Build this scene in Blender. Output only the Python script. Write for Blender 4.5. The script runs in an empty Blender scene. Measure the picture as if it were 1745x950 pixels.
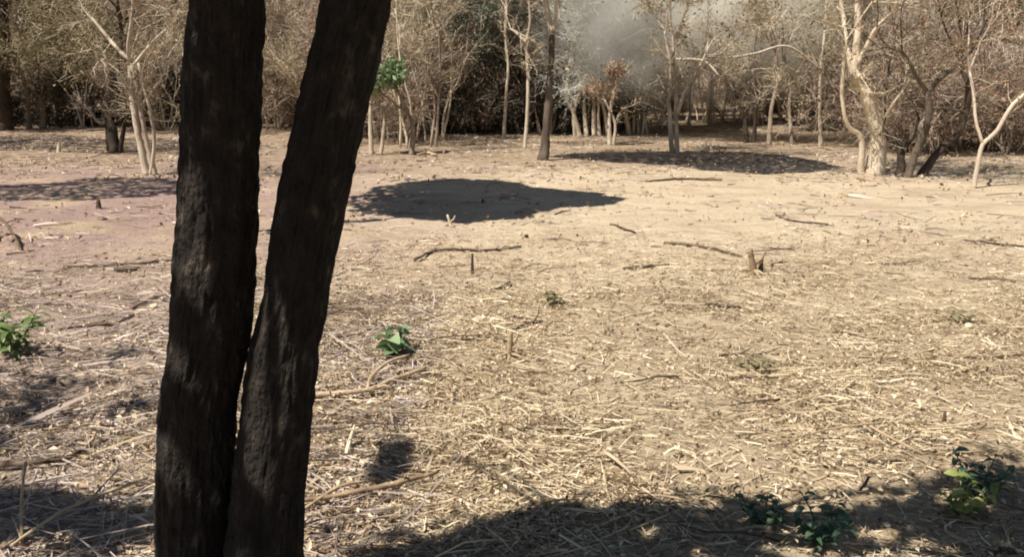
import bpy, math
import numpy as np
from mathutils import Vector, Matrix, Euler

sc = bpy.context.scene
COL = sc.collection
PI = math.pi

# ------------------------------------------------------------------ camera
CAM_H = 1.6
PITCH = math.radians(13.0)
FPX = 1510.0                      # focal length in photo pixels (photo 1745 x 950)
cam = bpy.data.cameras.new('camera')
cam.sensor_width = 36.0
cam.lens = 36.0 * FPX / 1745.0
cam.clip_start = 0.05
cam.clip_end = 2000.0
camo = bpy.data.objects.new('camera', cam)
COL.objects.link(camo)
camo.location = (0, 0, CAM_H)
camo.rotation_euler = (PI / 2 - PITCH, 0, 0)
sc.camera = camo

# ------------------------------------------------------------------ light
SUN_EL = math.radians(58.0)
SUN_H = np.array([-0.80, -0.60])            # horizontal direction towards the sun: left and behind the camera
SUN_H = SUN_H / np.linalg.norm(SUN_H)
SUN_DIR = np.array([SUN_H[0] * math.cos(SUN_EL), SUN_H[1] * math.cos(SUN_EL), math.sin(SUN_EL)])
sun = bpy.data.lights.new('sun', 'SUN')
sun.energy = 5.0
sun.angle = math.radians(0.53)
sun.color = (1.0, 0.945, 0.86)
suno = bpy.data.objects.new('sun', sun)
COL.objects.link(suno)
suno.rotation_euler = Vector(SUN_DIR.tolist()).to_track_quat('Z', 'Y').to_euler()

world = bpy.data.worlds.new('World')
sc.world = world
world.use_nodes = True
wn = world.node_tree.nodes
wl = world.node_tree.links
for n in list(wn):
    wn.remove(n)
wo = wn.new('ShaderNodeOutputWorld')
wb = wn.new('ShaderNodeBackground')
ws = wn.new('ShaderNodeTexSky')
ws.sky_type = 'NISHITA'
ws.sun_disc = False
ws.sun_elevation = SUN_EL
ws.sun_rotation = math.atan2(SUN_H[0], SUN_H[1])
ws.air_density = 1.0
ws.dust_density = 0.6
wb.inputs['Strength'].default_value = 0.05
wl.new(ws.outputs[0], wb.inputs[0])
wl.new(wb.outputs[0], wo.inputs[0])

sc.view_settings.view_transform = 'Standard'
sc.view_settings.look = 'None'
sc.view_settings.gamma = 1.0
sc.view_settings.exposure = 0.6
sc.view_settings.use_curve_mapping = False
sc.cycles.filter_width = 1.9
sc.cycles.max_bounces = 6
sc.cycles.volume_bounces = 2
sc.cycles.transparent_max_bounces = 4

# ------------------------------------------------------------------ pixel helpers (photo pixels -> place)
CP, SP = math.cos(PITCH), math.sin(PITCH)


def ray(px, py):
    u = (px - 872.5) / FPX
    v = (475.0 - py) / FPX
    return np.array([u, CP + v * SP, -SP + v * CP])


def gnd(px, py):
    d = ray(px, py)
    t = CAM_H / -d[2]
    return np.array([d[0] * t, d[1] * t])


def at(px, py, Y):
    d = ray(px, py)
    t = Y / d[1]
    return np.array([d[0] * t, Y, CAM_H + d[2] * t])


# ------------------------------------------------------------------ noise and ground relief
_rt = np.random.default_rng(7).random((256, 256))


def vnoise(x, y):
    x = np.asarray(x, float)
    y = np.asarray(y, float)
    xi = np.floor(x).astype(int)
    yi = np.floor(y).astype(int)
    fx = x - xi
    fy = y - yi
    fx = fx * fx * (3 - 2 * fx)
    fy = fy * fy * (3 - 2 * fy)
    a = _rt[xi & 255, yi & 255]
    b = _rt[(xi + 1) & 255, yi & 255]
    c = _rt[xi & 255, (yi + 1) & 255]
    d = _rt[(xi + 1) & 255, (yi + 1) & 255]
    return (a * (1 - fx) + b * fx) * (1 - fy) + (c * (1 - fx) + d * fx) * fy


def fbm(x, y, o=4):
    s = 0
    a = 0.5
    for i in range(o):
        s = s + a * vnoise(x * 2 ** i + 13.7 * i, y * 2 ** i + 5.1 * i)
        a *= 0.5
    return s


def gh(x, y):
    x = np.asarray(x, float)
    y = np.asarray(y, float)
    r = np.hypot(x, y)
    near = np.clip(1 - (r - 9) / 12, 0.25, 1)
    h = 0.10 * (fbm(x * 0.55 + 3, y * 0.55, 3) - 0.45)
    h = h + near * 0.06 * (fbm(x * 2.6, y * 2.6 + 9, 3) - 0.45)
    ridg = np.abs(vnoise(x * 5.5 + 2, y * 7.5) - 0.5)
    h = h - near * 0.020 * np.clip(0.16 - ridg, 0, 1) / 0.16 * (vnoise(x * 0.9, y * 0.9 + 40) > 0.45)
    h = h + near * 0.02 * (fbm(x * 14, y * 14, 2) - 0.4)
    h = h + 0.9 * np.clip((r - 34) / 40, 0, 1) ** 2 * 2.0
    return h


def gz(x, y):
    return float(gh(np.array([x]), np.array([y]))[0])


# ------------------------------------------------------------------ materials
def mat(name, cols, rough=0.85, scale=6.0, detail=5.0, island=0.0, objrand=0.0, bump=0.0, bump_scale=None,
        stretch=(1, 1, 1), trans=0.0, spec=0.3):
    """cols: list of (position, rgb). Colour from noise plus a per-piece / per-object random offset."""
    m = bpy.data.materials.new(name)
    m.use_nodes = True
    nt = m.node_tree
    N, L = nt.nodes, nt.links
    b = N['Principled BSDF']
    b.inputs['Roughness'].default_value = rough
    b.inputs['Specular IOR Level'].default_value = spec
    tc = N.new('ShaderNodeTexCoord')
    mp = N.new('ShaderNodeMapping')
    mp.inputs['Scale'].default_value = stretch
    L.new(tc.outputs['Object'], mp.inputs[0])
    no = N.new('ShaderNodeTexNoise')
    no.inputs['Scale'].default_value = scale
    no.inputs['Detail'].default_value = detail
    L.new(mp.outputs[0], no.inputs['Vector'])
    val = no.outputs['Fac']
    if island:
        g = N.new('ShaderNodeNewGeometry')
        ma = N.new('ShaderNodeMath')
        ma.operation = 'MULTIPLY_ADD'
        L.new(g.outputs['Random Per Island'], ma.inputs[0])
        ma.inputs[1].default_value = island
        sb = N.new('ShaderNodeMath')
        sb.operation = 'SUBTRACT'
        L.new(val, sb.inputs[0])
        sb.inputs[1].default_value = island / 2
        L.new(sb.outputs[0], ma.inputs[2])
        val = ma.outputs[0]
    if objrand:
        g = N.new('ShaderNodeObjectInfo')
        ma = N.new('ShaderNodeMath')
        ma.operation = 'MULTIPLY_ADD'
        L.new(g.outputs['Random'], ma.inputs[0])
        ma.inputs[1].default_value = objrand
        sb = N.new('ShaderNodeMath')
        sb.operation = 'SUBTRACT'
        L.new(val, sb.inputs[0])
        sb.inputs[1].default_value = objrand / 2
        L.new(sb.outputs[0], ma.inputs[2])
        val = ma.outputs[0]
    cr = N.new('ShaderNodeValToRGB')
    el = cr.color_ramp.elements
    while len(el) < len(cols):
        el.new(0.5)
    for e, (p, c) in zip(el, cols):
        e.position = p
        e.color = (*c, 1)
    L.new(val, cr.inputs[0])
    L.new(cr.outputs[0], b.inputs['Base Color'])
    if bump:
        bn = N.new('ShaderNodeTexNoise')
        bn.inputs['Scale'].default_value = bump_scale or scale * 4
        bn.inputs['Detail'].default_value = 6
        L.new(mp.outputs[0], bn.inputs['Vector'])
        bp = N.new('ShaderNodeBump')
        bp.inputs['Strength'].default_value = bump
        bp.inputs['Distance'].default_value = 0.02
        L.new(bn.outputs['Fac'], bp.inputs['Height'])
        L.new(bp.outputs[0], b.inputs['Normal'])
    if trans:
        tr = N.new('ShaderNodeBsdfTranslucent')
        L.new(cr.outputs[0], tr.inputs['Color'])
        mx = N.new('ShaderNodeMixShader')
        mx.inputs[0].default_value = trans
        L.new(b.outputs[0], mx.inputs[1])
        L.new(tr.outputs[0], mx.inputs[2])
        L.new(mx.outputs[0], N['Material Output'].inputs['Surface'])
    return m


M = {}
M['bark_dark'] = mat('dark_furrowed_bark', [(0.3, (0.010, 0.0073, 0.0055)), (0.6, (0.026, 0.0195, 0.015)), (0.8, (0.13, 0.106, 0.082))],
                     0.9, 20, 10, bump=1.0, bump_scale=90, stretch=(1, 1, 0.6))
M['bark_pale'] = mat('pale_bark', [(0.2, (0.22, 0.17, 0.12)), (0.45, (0.45, 0.37, 0.28)), (0.75, (0.62, 0.53, 0.41))],
                     0.85, 5, 6, objrand=0.25, bump=0.4, bump_scale=40, stretch=(1, 1, 0.4))
M['bark_grey'] = mat('grey_brown_bark', [(0.2, (0.09, 0.065, 0.045)), (0.5, (0.24, 0.185, 0.13)), (0.8, (0.40, 0.33, 0.25))],
                     0.85, 5, 6, objrand=0.3, bump=0.4, bump_scale=40, stretch=(1, 1, 0.4))
M['bark_cream'] = mat('cream_smooth_bark', [(0.2, (0.34, 0.26, 0.18)), (0.45, (0.60, 0.50, 0.37)), (0.75, (0.74, 0.64, 0.49))], 0.8, 5, 6, bump=0.35, bump_scale=30, stretch=(1, 1, 0.4))
M['bark_mid'] = mat('dark_grey_bark', [(0.2, (0.04, 0.03, 0.022)), (0.5, (0.11, 0.085, 0.062)), (0.8, (0.24, 0.19, 0.145))], 0.9, 6, 6, bump=0.5, bump_scale=40, stretch=(1, 1, 0.35))  # also carries the shade on the central tree's lower trunk
M['leaf_shade'] = mat('shade_dark_leaf', [(0.2, (0.018, 0.018, 0.010)), (0.5, (0.04, 0.038, 0.022)), (0.8, (0.085, 0.075, 0.042))], 0.6, 1, 3, island=0.5, objrand=0.2, trans=0.1)  # near-black foliage, thicket shade put into the leaf colour
M['bark_brown'] = mat('dark_brown_bark', [(0.2, (0.022, 0.016, 0.011)), (0.5, (0.055, 0.04, 0.028)), (0.8, (0.11, 0.08, 0.055))],
                      0.9, 5, 6, objrand=0.2, bump=0.4, bump_scale=40, stretch=(1, 1, 0.4))
M['twig_tan'] = mat('tan_twigs', [(0.2, (0.220, 0.165, 0.105)), (0.5, (0.440, 0.352, 0.242)), (0.8, (0.638, 0.550, 0.407))], 0.85, 1.2, 3, island=0.5, objrand=0.2)
M['twig_grey'] = mat('pale_grey_twigs', [(0.2, (0.368, 0.356, 0.299)), (0.5, (0.529, 0.517, 0.448)), (0.8, (0.690, 0.667, 0.586))], 0.85, 1.2, 3, island=0.4, objrand=0.1)
M['twig_brown'] = mat('brown_twigs', [(0.2, (0.116, 0.087, 0.067)), (0.5, (0.296, 0.233, 0.176)), (0.8, (0.489, 0.408, 0.319))], 0.85, 1.2, 3, island=0.5, objrand=0.2)
M['leaf_fore'] = mat('broad_green_leaf', [(0.2, (0.03, 0.055, 0.018)), (0.5, (0.05, 0.09, 0.028)), (0.8, (0.08, 0.13, 0.04))], 0.5, 2, 3, island=0.4, trans=0.15)
M['leaf_green'] = mat('fresh_green_leaf', [(0.2, (0.10, 0.17, 0.075)), (0.5, (0.23, 0.33, 0.16)), (0.8, (0.42, 0.50, 0.30))], 0.45, 3, 3, island=0.5, objrand=0.4, trans=0.25)
M['leaf_bright'] = mat('yellowish_green_leaf', [(0.2, (0.10, 0.15, 0.045)), (0.5, (0.23, 0.29, 0.10)), (0.8, (0.42, 0.47, 0.22))], 0.5, 3, 3, objrand=0.6, trans=0.25)
M['leaf_weed'] = mat('dark_weed_leaf', [(0.2, (0.04, 0.08, 0.042)), (0.5, (0.075, 0.13, 0.07)), (0.8, (0.15, 0.20, 0.11))], 0.45, 3, 3, island=0.4, objrand=0.5, trans=0.2)
M['leaf_yellow'] = mat('yellow_green_leaf', [(0.2, (0.12, 0.17, 0.04)), (0.5, (0.30, 0.33, 0.09)), (0.8, (0.45, 0.44, 0.17))], 0.5, 3, 3, objrand=0.6, trans=0.25)
M['leaf_olive'] = mat('dry_olive_leaf', [(0.2, (0.108, 0.096, 0.046)), (0.5, (0.264, 0.228, 0.126)), (0.8, (0.480, 0.420, 0.252))], 0.7, 1, 3, island=0.55, objrand=0.2, trans=0.35)
M['leaf_blue'] = mat('dull_blue_green_leaf', [(0.2, (0.062, 0.081, 0.056)), (0.5, (0.138, 0.169, 0.119)), (0.8, (0.275, 0.306, 0.225))], 0.6, 1, 3, island=0.5, objrand=0.2, trans=0.3)
M['leaf_dead'] = mat('dead_red_brown_leaf', [(0.2, (0.146, 0.081, 0.051)), (0.5, (0.354, 0.216, 0.136)), (0.8, (0.560, 0.395, 0.286))], 0.75, 1, 3, island=0.6, objrand=0.2, trans=0.35)
M['leaf_pale'] = mat('pale_grey_green_leaf', [(0.2, (0.46, 0.47, 0.39)), (0.5, (0.60, 0.60, 0.51)), (0.8, (0.70, 0.69, 0.60))], 0.7, 1, 3, island=0.4, trans=0.4)
M['leaf_beige'] = mat('bleached_beige_leaf', [(0.2, (0.44, 0.39, 0.26)), (0.5, (0.62, 0.56, 0.40)), (0.8, (0.72, 0.66, 0.50))], 0.7, 1, 3, island=0.4, trans=0.4)
M['straw'] = mat('dry_straw', [(0.08, (0.14, 0.09, 0.05)), (0.25, (0.38, 0.29, 0.175)), (0.6, (0.55, 0.44, 0.285)), (0.9, (0.70, 0.60, 0.42))], 0.75, 1.2, 3, island=0.9)
M['litter'] = mat('dry_leaf_litter', [(0.08, (0.10, 0.06, 0.035)), (0.3, (0.32, 0.22, 0.135)), (0.65, (0.50, 0.38, 0.245)), (0.95, (0.66, 0.56, 0.41))], 0.8, 1.2, 3, island=0.9)
M['mauve'] = mat('mauve_grey_straw', [(0.1, (0.12, 0.085, 0.07)), (0.4, (0.33, 0.255, 0.215)), (0.7, (0.46, 0.37, 0.315)), (0.95, (0.64, 0.54, 0.46))], 0.8, 1.2, 3, island=0.9)  # greyer mix, mostly laid at the left
M['stick_dark'] = mat('dark_dead_stick', [(0.2, (0.03, 0.02, 0.014)), (0.5, (0.09, 0.06, 0.04)), (0.8, (0.20, 0.14, 0.09))], 0.85, 9, 5, objrand=0.3, bump=0.4)
M['stick_pale'] = mat('pale_dead_stick', [(0.2, (0.17, 0.11, 0.065)), (0.5, (0.36, 0.26, 0.16)), (0.8, (0.55, 0.43, 0.28))], 0.85, 9, 5, objrand=0.3, bump=0.4)
M['chip'] = mat('pale_wood_chip', [(0.2, (0.42, 0.34, 0.22)), (0.8, (0.72, 0.63, 0.46))], 0.8, 20, 3, bump=0.3)


def ground_material():
    m = bpy.data.materials.new('sandy_soil')
    m.use_nodes = True
    nt = m.node_tree
    N, L = nt.nodes, nt.links
    b = N['Principled BSDF']
    b.inputs['Roughness'].default_value = 0.95
    b.inputs['Specular IOR Level'].default_value = 0.15
    tc = N.new('ShaderNodeTexCoord')

    def noise(scale, detail=5, rough=0.55, stretch=None, off=(0, 0, 0)):
        n = N.new('ShaderNodeTexNoise')
        n.inputs['Scale'].default_value = scale
        n.inputs['Detail'].default_value = detail
        n.inputs['Roughness'].default_value = rough
        mp = N.new('ShaderNodeMapping')
        mp.inputs['Scale'].default_value = stretch or (1, 1, 1)
        mp.inputs['Location'].default_value = off
        L.new(tc.outputs['Object'], mp.inputs[0])
        L.new(mp.outputs[0], n.inputs['Vector'])
        return n.outputs['Fac']

    def ramp(v, a, c):
        r = N.new('ShaderNodeMapRange')
        r.inputs['From Min'].default_value = a
        r.inputs['From Max'].default_value = c
        r.interpolation_type = 'SMOOTHSTEP'
        L.new(v, r.inputs['Value'])
        return r.outputs[0]

    def math_(op, a, c):
        x = N.new('ShaderNodeMath')
        x.operation = op
        for i, q in enumerate((a, c)):
            if isinstance(q, (int, float)):
                x.inputs[i].default_value = q
            else:
                L.new(q, x.inputs[i])
        return x.outputs[0]

    def mix(f, a, c):
        x = N.new('ShaderNodeMix')
        x.data_type = 'RGBA'
        if isinstance(f, (int, float)):
            x.inputs[0].default_value = f
        else:
            L.new(f, x.inputs[0])
        for i, q in ((6, a), (7, c)):
            if isinstance(q, tuple):
                x.inputs[i].default_value = (*q, 1)
            else:
                L.new(q, x.inputs[i])
        return x.outputs[2]

    sep = N.new('ShaderNodeSeparateXYZ')
    L.new(tc.outputs['Object'], sep.inputs[0])
    X, Y = sep.outputs[0], sep.outputs[1]
    big = noise(0.28, 4)
    # open sand, warmer and paler to the right, pinker soil to the left
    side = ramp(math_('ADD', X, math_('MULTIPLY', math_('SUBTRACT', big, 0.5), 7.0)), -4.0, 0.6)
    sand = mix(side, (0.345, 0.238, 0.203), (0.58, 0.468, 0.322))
    sand = mix(ramp(noise(0.9, 6), 0.45, 0.72), sand, (0.48, 0.365, 0.245))
    sand = mix(math_('MULTIPLY', ramp(noise(0.5, 5, off=(7, 3, 0)), 0.55, 0.7), 0.5), sand, (0.53, 0.39, 0.29))
    # litter-covered soil close by
    jit = math_('MULTIPLY', math_('SUBTRACT', noise(0.7, 6, 0.65, off=(3, 9, 0)), 0.5), 6.0)
    lit = ramp(math_('ADD', Y, jit), 9.0, 5.5)
    litc = mix(ramp(noise(9, 7, 0.7), 0.38, 0.62), (0.36, 0.27, 0.175), (0.53, 0.42, 0.28))
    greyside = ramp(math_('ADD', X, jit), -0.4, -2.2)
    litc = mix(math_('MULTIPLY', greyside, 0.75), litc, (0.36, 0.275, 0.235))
    c = mix(math_('MULTIPLY', lit, 0.8), sand, litc)
    # leaf-strewn forest floor
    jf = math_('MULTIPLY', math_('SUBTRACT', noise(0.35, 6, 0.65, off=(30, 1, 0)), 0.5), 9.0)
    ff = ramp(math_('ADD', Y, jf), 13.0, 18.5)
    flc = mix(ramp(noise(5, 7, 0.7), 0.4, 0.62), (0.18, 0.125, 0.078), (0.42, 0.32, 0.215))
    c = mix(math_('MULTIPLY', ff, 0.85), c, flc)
    # crumbs, dark bits, drag marks
    sp1 = ramp(noise(34, 3, 0.6), 0.62, 0.72)
    c = mix(math_('MULTIPLY', sp1, 0.55), c, (0.15, 0.10, 0.06))
    br = math_('MULTIPLY', ramp(noise(1.1, 6, 0.65, stretch=(0.5, 1.5, 1), off=(11, 4, 0)), 0.50, 0.66), ramp(Y, 3.0, 6.0))
    c = mix(math_('MULTIPLY', br, 0.45), c, (0.33, 0.235, 0.155))
    sp2 = ramp(noise(11, 6, 0.7, stretch=(0.35, 1.6, 1), off=(2, 2, 0)), 0.57, 0.70)
    c = mix(math_('MULTIPLY', sp2, 0.5), c, (0.19, 0.13, 0.085))
    sp3 = ramp(noise(70, 2), 0.68, 0.76)
    c = mix(math_('MULTIPLY', sp3, 0.5), c, (0.66, 0.55, 0.40))
    L.new(c, b.inputs['Base Color'])
    h = math_('ADD', noise(24, 8, 0.7), math_('MULTIPLY', noise(6, 6, 0.6, stretch=(0.6, 1.3, 1)), 2.2))
    bp = N.new('ShaderNodeBump')
    bp.inputs['Strength'].default_value = 0.95
    bp.inputs['Distance'].default_value = 0.04
    L.new(h, bp.inputs['Height'])
    L.new(bp.outputs[0], b.inputs['Normal'])
    return m


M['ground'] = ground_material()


# ------------------------------------------------------------------ mesh builder
class MB:
    def __init__(self):
        self.v = []
        self.f = []
        self.mi = []
        self.n = 0

    def add(self, v, f, m=0):
        v = np.asarray(v, float).reshape(-1, 3)
        f = np.asarray(f, np.int64).reshape(-1, 4)
        self.v.append(v)
        self.f.append(f + self.n)
        self.mi.append(np.full(len(f), m, np.int32))
        self.n += len(v)

    def mesh(self, name, mats, smooth=True, origin=(0, 0, 0)):
        v = np.concatenate(self.v) - np.asarray(origin, float)
        f = np.concatenate(self.f)
        mi = np.concatenate(self.mi)
        me = bpy.data.meshes.new(name)
        # quads with a repeated last corner are triangles
        tri = f[:, 2] == f[:, 3]
        cnt = np.where(tri, 3, 4)
        starts = np.concatenate([[0], np.cumsum(cnt)[:-1]])
        keep = np.ones(f.shape, bool)
        keep[:, 3] = ~tri
        loops = f[keep]
        me.vertices.add(len(v))
        me.vertices.foreach_set('co', v.astype(np.float32).ravel())
        me.loops.add(len(loops))
        me.loops.foreach_set('vertex_index', loops.astype(np.int32))
        me.polygons.add(len(f))
        me.polygons.foreach_set('loop_start', starts.astype(np.int32))
        me.polygons.foreach_set('material_index', mi)
        me.polygons.foreach_set('use_smooth', np.full(len(f), smooth))
        for m in mats:
            me.materials.append(M[m])
        me.update(calc_edges=True)
        me.validate()
        return me


def link(name, data, parent=None, loc=(0, 0, 0), rot=None, scale=None):
    o = bpy.data.objects.new(name, data)
    COL.objects.link(o)
    o.location = [float(q) for q in loc]
    if rot is not None:
        o.rotation_euler = rot
    if scale is not None:
        o.scale = scale
    if parent is not None:
        o.parent = parent
    return o


def tag(o, label=None, cat=None, group=None, kind=None):
    if label:
        o['label'] = label
    if cat:
        o['category'] = cat
    if group:
        o['group'] = group
    if kind:
        o['kind'] = kind
    return o


def smooth_line(p, r, step):
    """Catmull-Rom through points, radius interpolated."""
    p = np.asarray(p, float)
    r = np.asarray(r, float)
    if len(p) < 3:
        k = max(2, int(np.linalg.norm(p[-1] - p[0]) / step))
        t = np.linspace(0, 1, k + 1)[:, None]
        return p[0] * (1 - t) + p[-1] * t, r[0] * (1 - t[:, 0]) + r[-1] * t[:, 0]
    P = np.vstack([2 * p[0] - p[1], p, 2 * p[-1] - p[-2]])
    out, ro = [], []
    for i in range(len(p) - 1):
        k = max(1, int(np.linalg.norm(p[i + 1] - p[i]) / step))
        t = (np.arange(k) / k)[:, None]
        a, b, c, d = P[i], P[i + 1], P[i + 2], P[i + 3]
        out.append(0.5 * (2 * b + (c - a) * t + (2 * a - 5 * b + 4 * c - d) * t ** 2 + (3 * b - a - 3 * c + d) * t ** 3))
        ro.append(r[i] * (1 - t[:, 0]) + r[i + 1] * t[:, 0])
    out.append(p[-1:])
    ro.append(r[-1:])
    return np.vstack(out), np.concatenate(ro)


def tube(mb, p, r, sides=6, m=0, lump=0.0, rng=None):
    p = np.asarray(p, float)
    r = np.asarray(r, float)
    n = len(p)
    t = np.gradient(p, axis=0)
    t /= np.linalg.norm(t, axis=1)[:, None] + 1e-9
    ref = np.array([0.31, 0.95, 0.05]) if abs(t[0, 1]) < 0.8 else np.array([0.95, 0.2, 0.1])
    a = np.cross(t, ref)
    a /= np.linalg.norm(a, axis=1)[:, None] + 1e-9
    b = np.cross(t, a)
    ang = np.arange(sides) / sides * 2 * PI
    rr = r[:, None] * np.ones((1, sides))
    if lump and rng is not None:
        rr = rr * (1 + lump * (rng.random((n, sides)) - 0.5))
    v = p[:, None, :] + rr[:, :, None] * (a[:, None, :] * np.cos(ang)[None, :, None] + b[:, None, :] * np.sin(ang)[None, :, None])
    v = v.reshape(-1, 3)
    i = np.arange(n - 1)[:, None] * sides
    j = np.arange(sides)[None, :]
    k = (j + 1) % sides
    f = np.stack([i + j, i + k, i + sides + k, i + sides + j], -1).reshape(-1, 4)
    # end caps as fans
    v = np.vstack([v, p[0] - t[0] * r[0] * 0.3, p[-1] + t[-1] * r[-1] * 0.5])
    c0, c1 = n * sides, n * sides + 1
    jj = np.arange(sides)
    kk = (jj + 1) % sides
    f0 = np.stack([np.full(sides, c0), kk, jj, jj], -1)
    f1 = np.stack([np.full(sides, c1), (n - 1) * sides + jj, (n - 1) * sides + kk, (n - 1) * sides + kk], -1)
    mb.add(v, np.vstack([f, f0, f1]), m)


def unit(v):
    return v / (np.linalg.norm(v, axis=-1, keepdims=True) + 1e-9)


def ribbons(mb, rng, p, d, ln, w, m=0, bend=0.25):
    """Thin bent strips: p start, d direction, ln length, w width."""
    n = len(p)
    if n == 0:
        return
    d = unit(d)
    s = unit(np.cross(d, rng.normal(size=(n, 3))))
    bd = rng.normal(size=(n, 3)) * bend * ln[:, None]
    p1 = p + d * ln[:, None] * 0.5 + bd * 0.5
    p2 = p + d * ln[:, None]
    w = w[:, None] * 0.5
    v = np.stack([p - s * w, p + s * w, p1 - s * w, p1 + s * w, p2 - s * w * 0.4, p2 + s * w * 0.4], 1)
    b = np.arange(n)[:, None] * 6
    f = np.stack([np.hstack([b, b + 1, b + 3, b + 2]), np.hstack([b + 2, b + 3, b + 5, b + 4])], 1).reshape(-1, 4)
    mb.add(v.reshape(-1, 3), f, m)


def leaf_quads(mb, rng, c, ln, w, m=0, flat=0.0, fold=0.25):
    """Small pointed leaves, each two triangles-worth quad folded along its midrib."""
    n = len(c)
    if n == 0:
        return
    nrm = rng.normal(size=(n, 3))
    nrm[:, 2] += flat
    nrm = unit(nrm)
    d = unit(np.cross(nrm, rng.normal(size=(n, 3))))
    s = np.cross(nrm, d)
    ln = ln[:, None]
    w = w[:, None]
    v = np.stack([c - d * ln * 0.5, c + s * w * 0.5 + nrm * w * fold, c + d * ln * 0.5, c - s * w * 0.5 + nrm * w * fold], 1)
    b = np.arange(n)[:, None] * 4
    mb.add(v.reshape(-1, 3), np.hstack([b, b + 1, b + 2, b + 3]), m)


# ------------------------------------------------------------------ ground
def axis(lo, hi, fine, g, end):
    a = list(np.arange(lo, hi, fine))
    s, x = fine, a[-1]
    while x < end:
        s *= g
        x += s
        a.append(x)
    s, x, pre = fine, a[0], []
    while x > -end:
        s *= g
        x -= s
        pre.append(x)
    return np.array(pre[::-1] + a)


gx = axis(-3.6, 3.8, 0.032, 1.05, 600)
gy = axis(2.3, 8.5, 0.032, 1.045, 600)
GX, GY = np.meshgrid(gx, gy)
GZ = gh(GX, GY)
nx, ny = len(gx), len(gy)
mb = MB()
ii = (np.arange(ny - 1)[:, None] * nx + np.arange(nx - 1)[None, :]).ravel()
mb.add(np.stack([GX.ravel(), GY.ravel(), GZ.ravel()], 1), np.stack([ii, ii + 1, ii + nx + 1, ii + nx], 1))
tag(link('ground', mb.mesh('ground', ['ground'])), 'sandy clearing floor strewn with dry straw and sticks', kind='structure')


# ------------------------------------------------------------------ polygons for where crowns throw their shade
def in_poly(P, poly):
    x, y = P[:, 0], P[:, 1]
    inside = np.zeros(len(P), bool)
    j = len(poly) - 1
    for i in range(len(poly)):
        xi, yi = poly[i]
        xj, yj = poly[j]
        c = ((yi > y) != (yj > y)) & (x < (xj - xi) * (y - yi) / (yj - yi + 1e-12) + xi)
        inside ^= c
        j = i
    return inside


def gpoly(pix):
    return np.array([gnd(*q) for q in pix])


SH = np.array([-SUN_H[0], -SUN_H[1]]) / math.tan(SUN_EL)     # ground shift of a shadow per metre of height


def crown_over(rng, poly, n, zlo, zhi, holes=(), rough=0.12, dens=None):
    """Leaf centres in a crown layer whose shade falls on the ground patch poly."""
    lo, hi = poly.min(0), poly.max(0)
    out = []
    tot = 0
    while tot < n:
        P = lo + (hi - lo) * rng.random((n * 2, 2))
        Q = P + rough * np.stack([fbm(P[:, 0] * 3, P[:, 1] * 3) - 0.47, fbm(P[:, 0] * 3 + 50, P[:, 1] * 3) - 0.47], 1) * 4
        k = in_poly(Q, poly)
        if dens is not None:
            k &= rng.random(len(P)) < dens(P)
        P = P[k]
        out.append(P)
        tot += len(P)
    P = np.vstack(out)[:n]
    z = zlo + (zhi - zlo) * rng.random(n)
    for (hx, hy, ra, rb) in holes:
        k = ((P[:, 0] - hx) / ra) ** 2 + ((P[:, 1] - hy) / rb) ** 2 > 1
        P, z = P[k], z[k]
    C = np.stack([P[:, 0] - SH[0] * z, P[:, 1] - SH[1] * z, z], 1)
    return C


def clustered(rng, poly, nc, per, sig, zlo, zhi, holes=()):
    c = crown_over(rng, poly, nc, zlo, zhi, (), 0.02)
    k = np.repeat(np.arange(nc), per)
    s_ = sig * rng.uniform(0.5, 1.5, nc)[k][:, None]
    C = c[k] + rng.normal(size=(len(k), 3)) * s_ * [1, 1, 0.5]
    for (hx, hy, ra, rb) in holes:
        P = C[:, :2] + SH * C[:, 2:3]
        C = C[((P[:, 0] - hx) / ra) ** 2 + ((P[:, 1] - hy) / rb) ** 2 > 1]
    return C


def limbs_to(mb, rng, start, C, r0, n=14, m=0):
    """Limbs from a fork to clusters of leaf centres."""
    rl = 0.25 if start[2] > 2.5 else 0.1
    pick = C[rng.choice(len(C), n, replace=False)]
    for q in pick:
        mid = start * 0.45 + q * 0.55 + rng.normal(size=3) * 0.12 + np.array([0, 0, rl])
        p, r = smooth_line([start, mid, q], [r0 * rng.uniform(0.5, 0.9), r0 * 0.4, r0 * 0.12], 0.25)
        tube(mb, p, r, 6, m)


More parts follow.
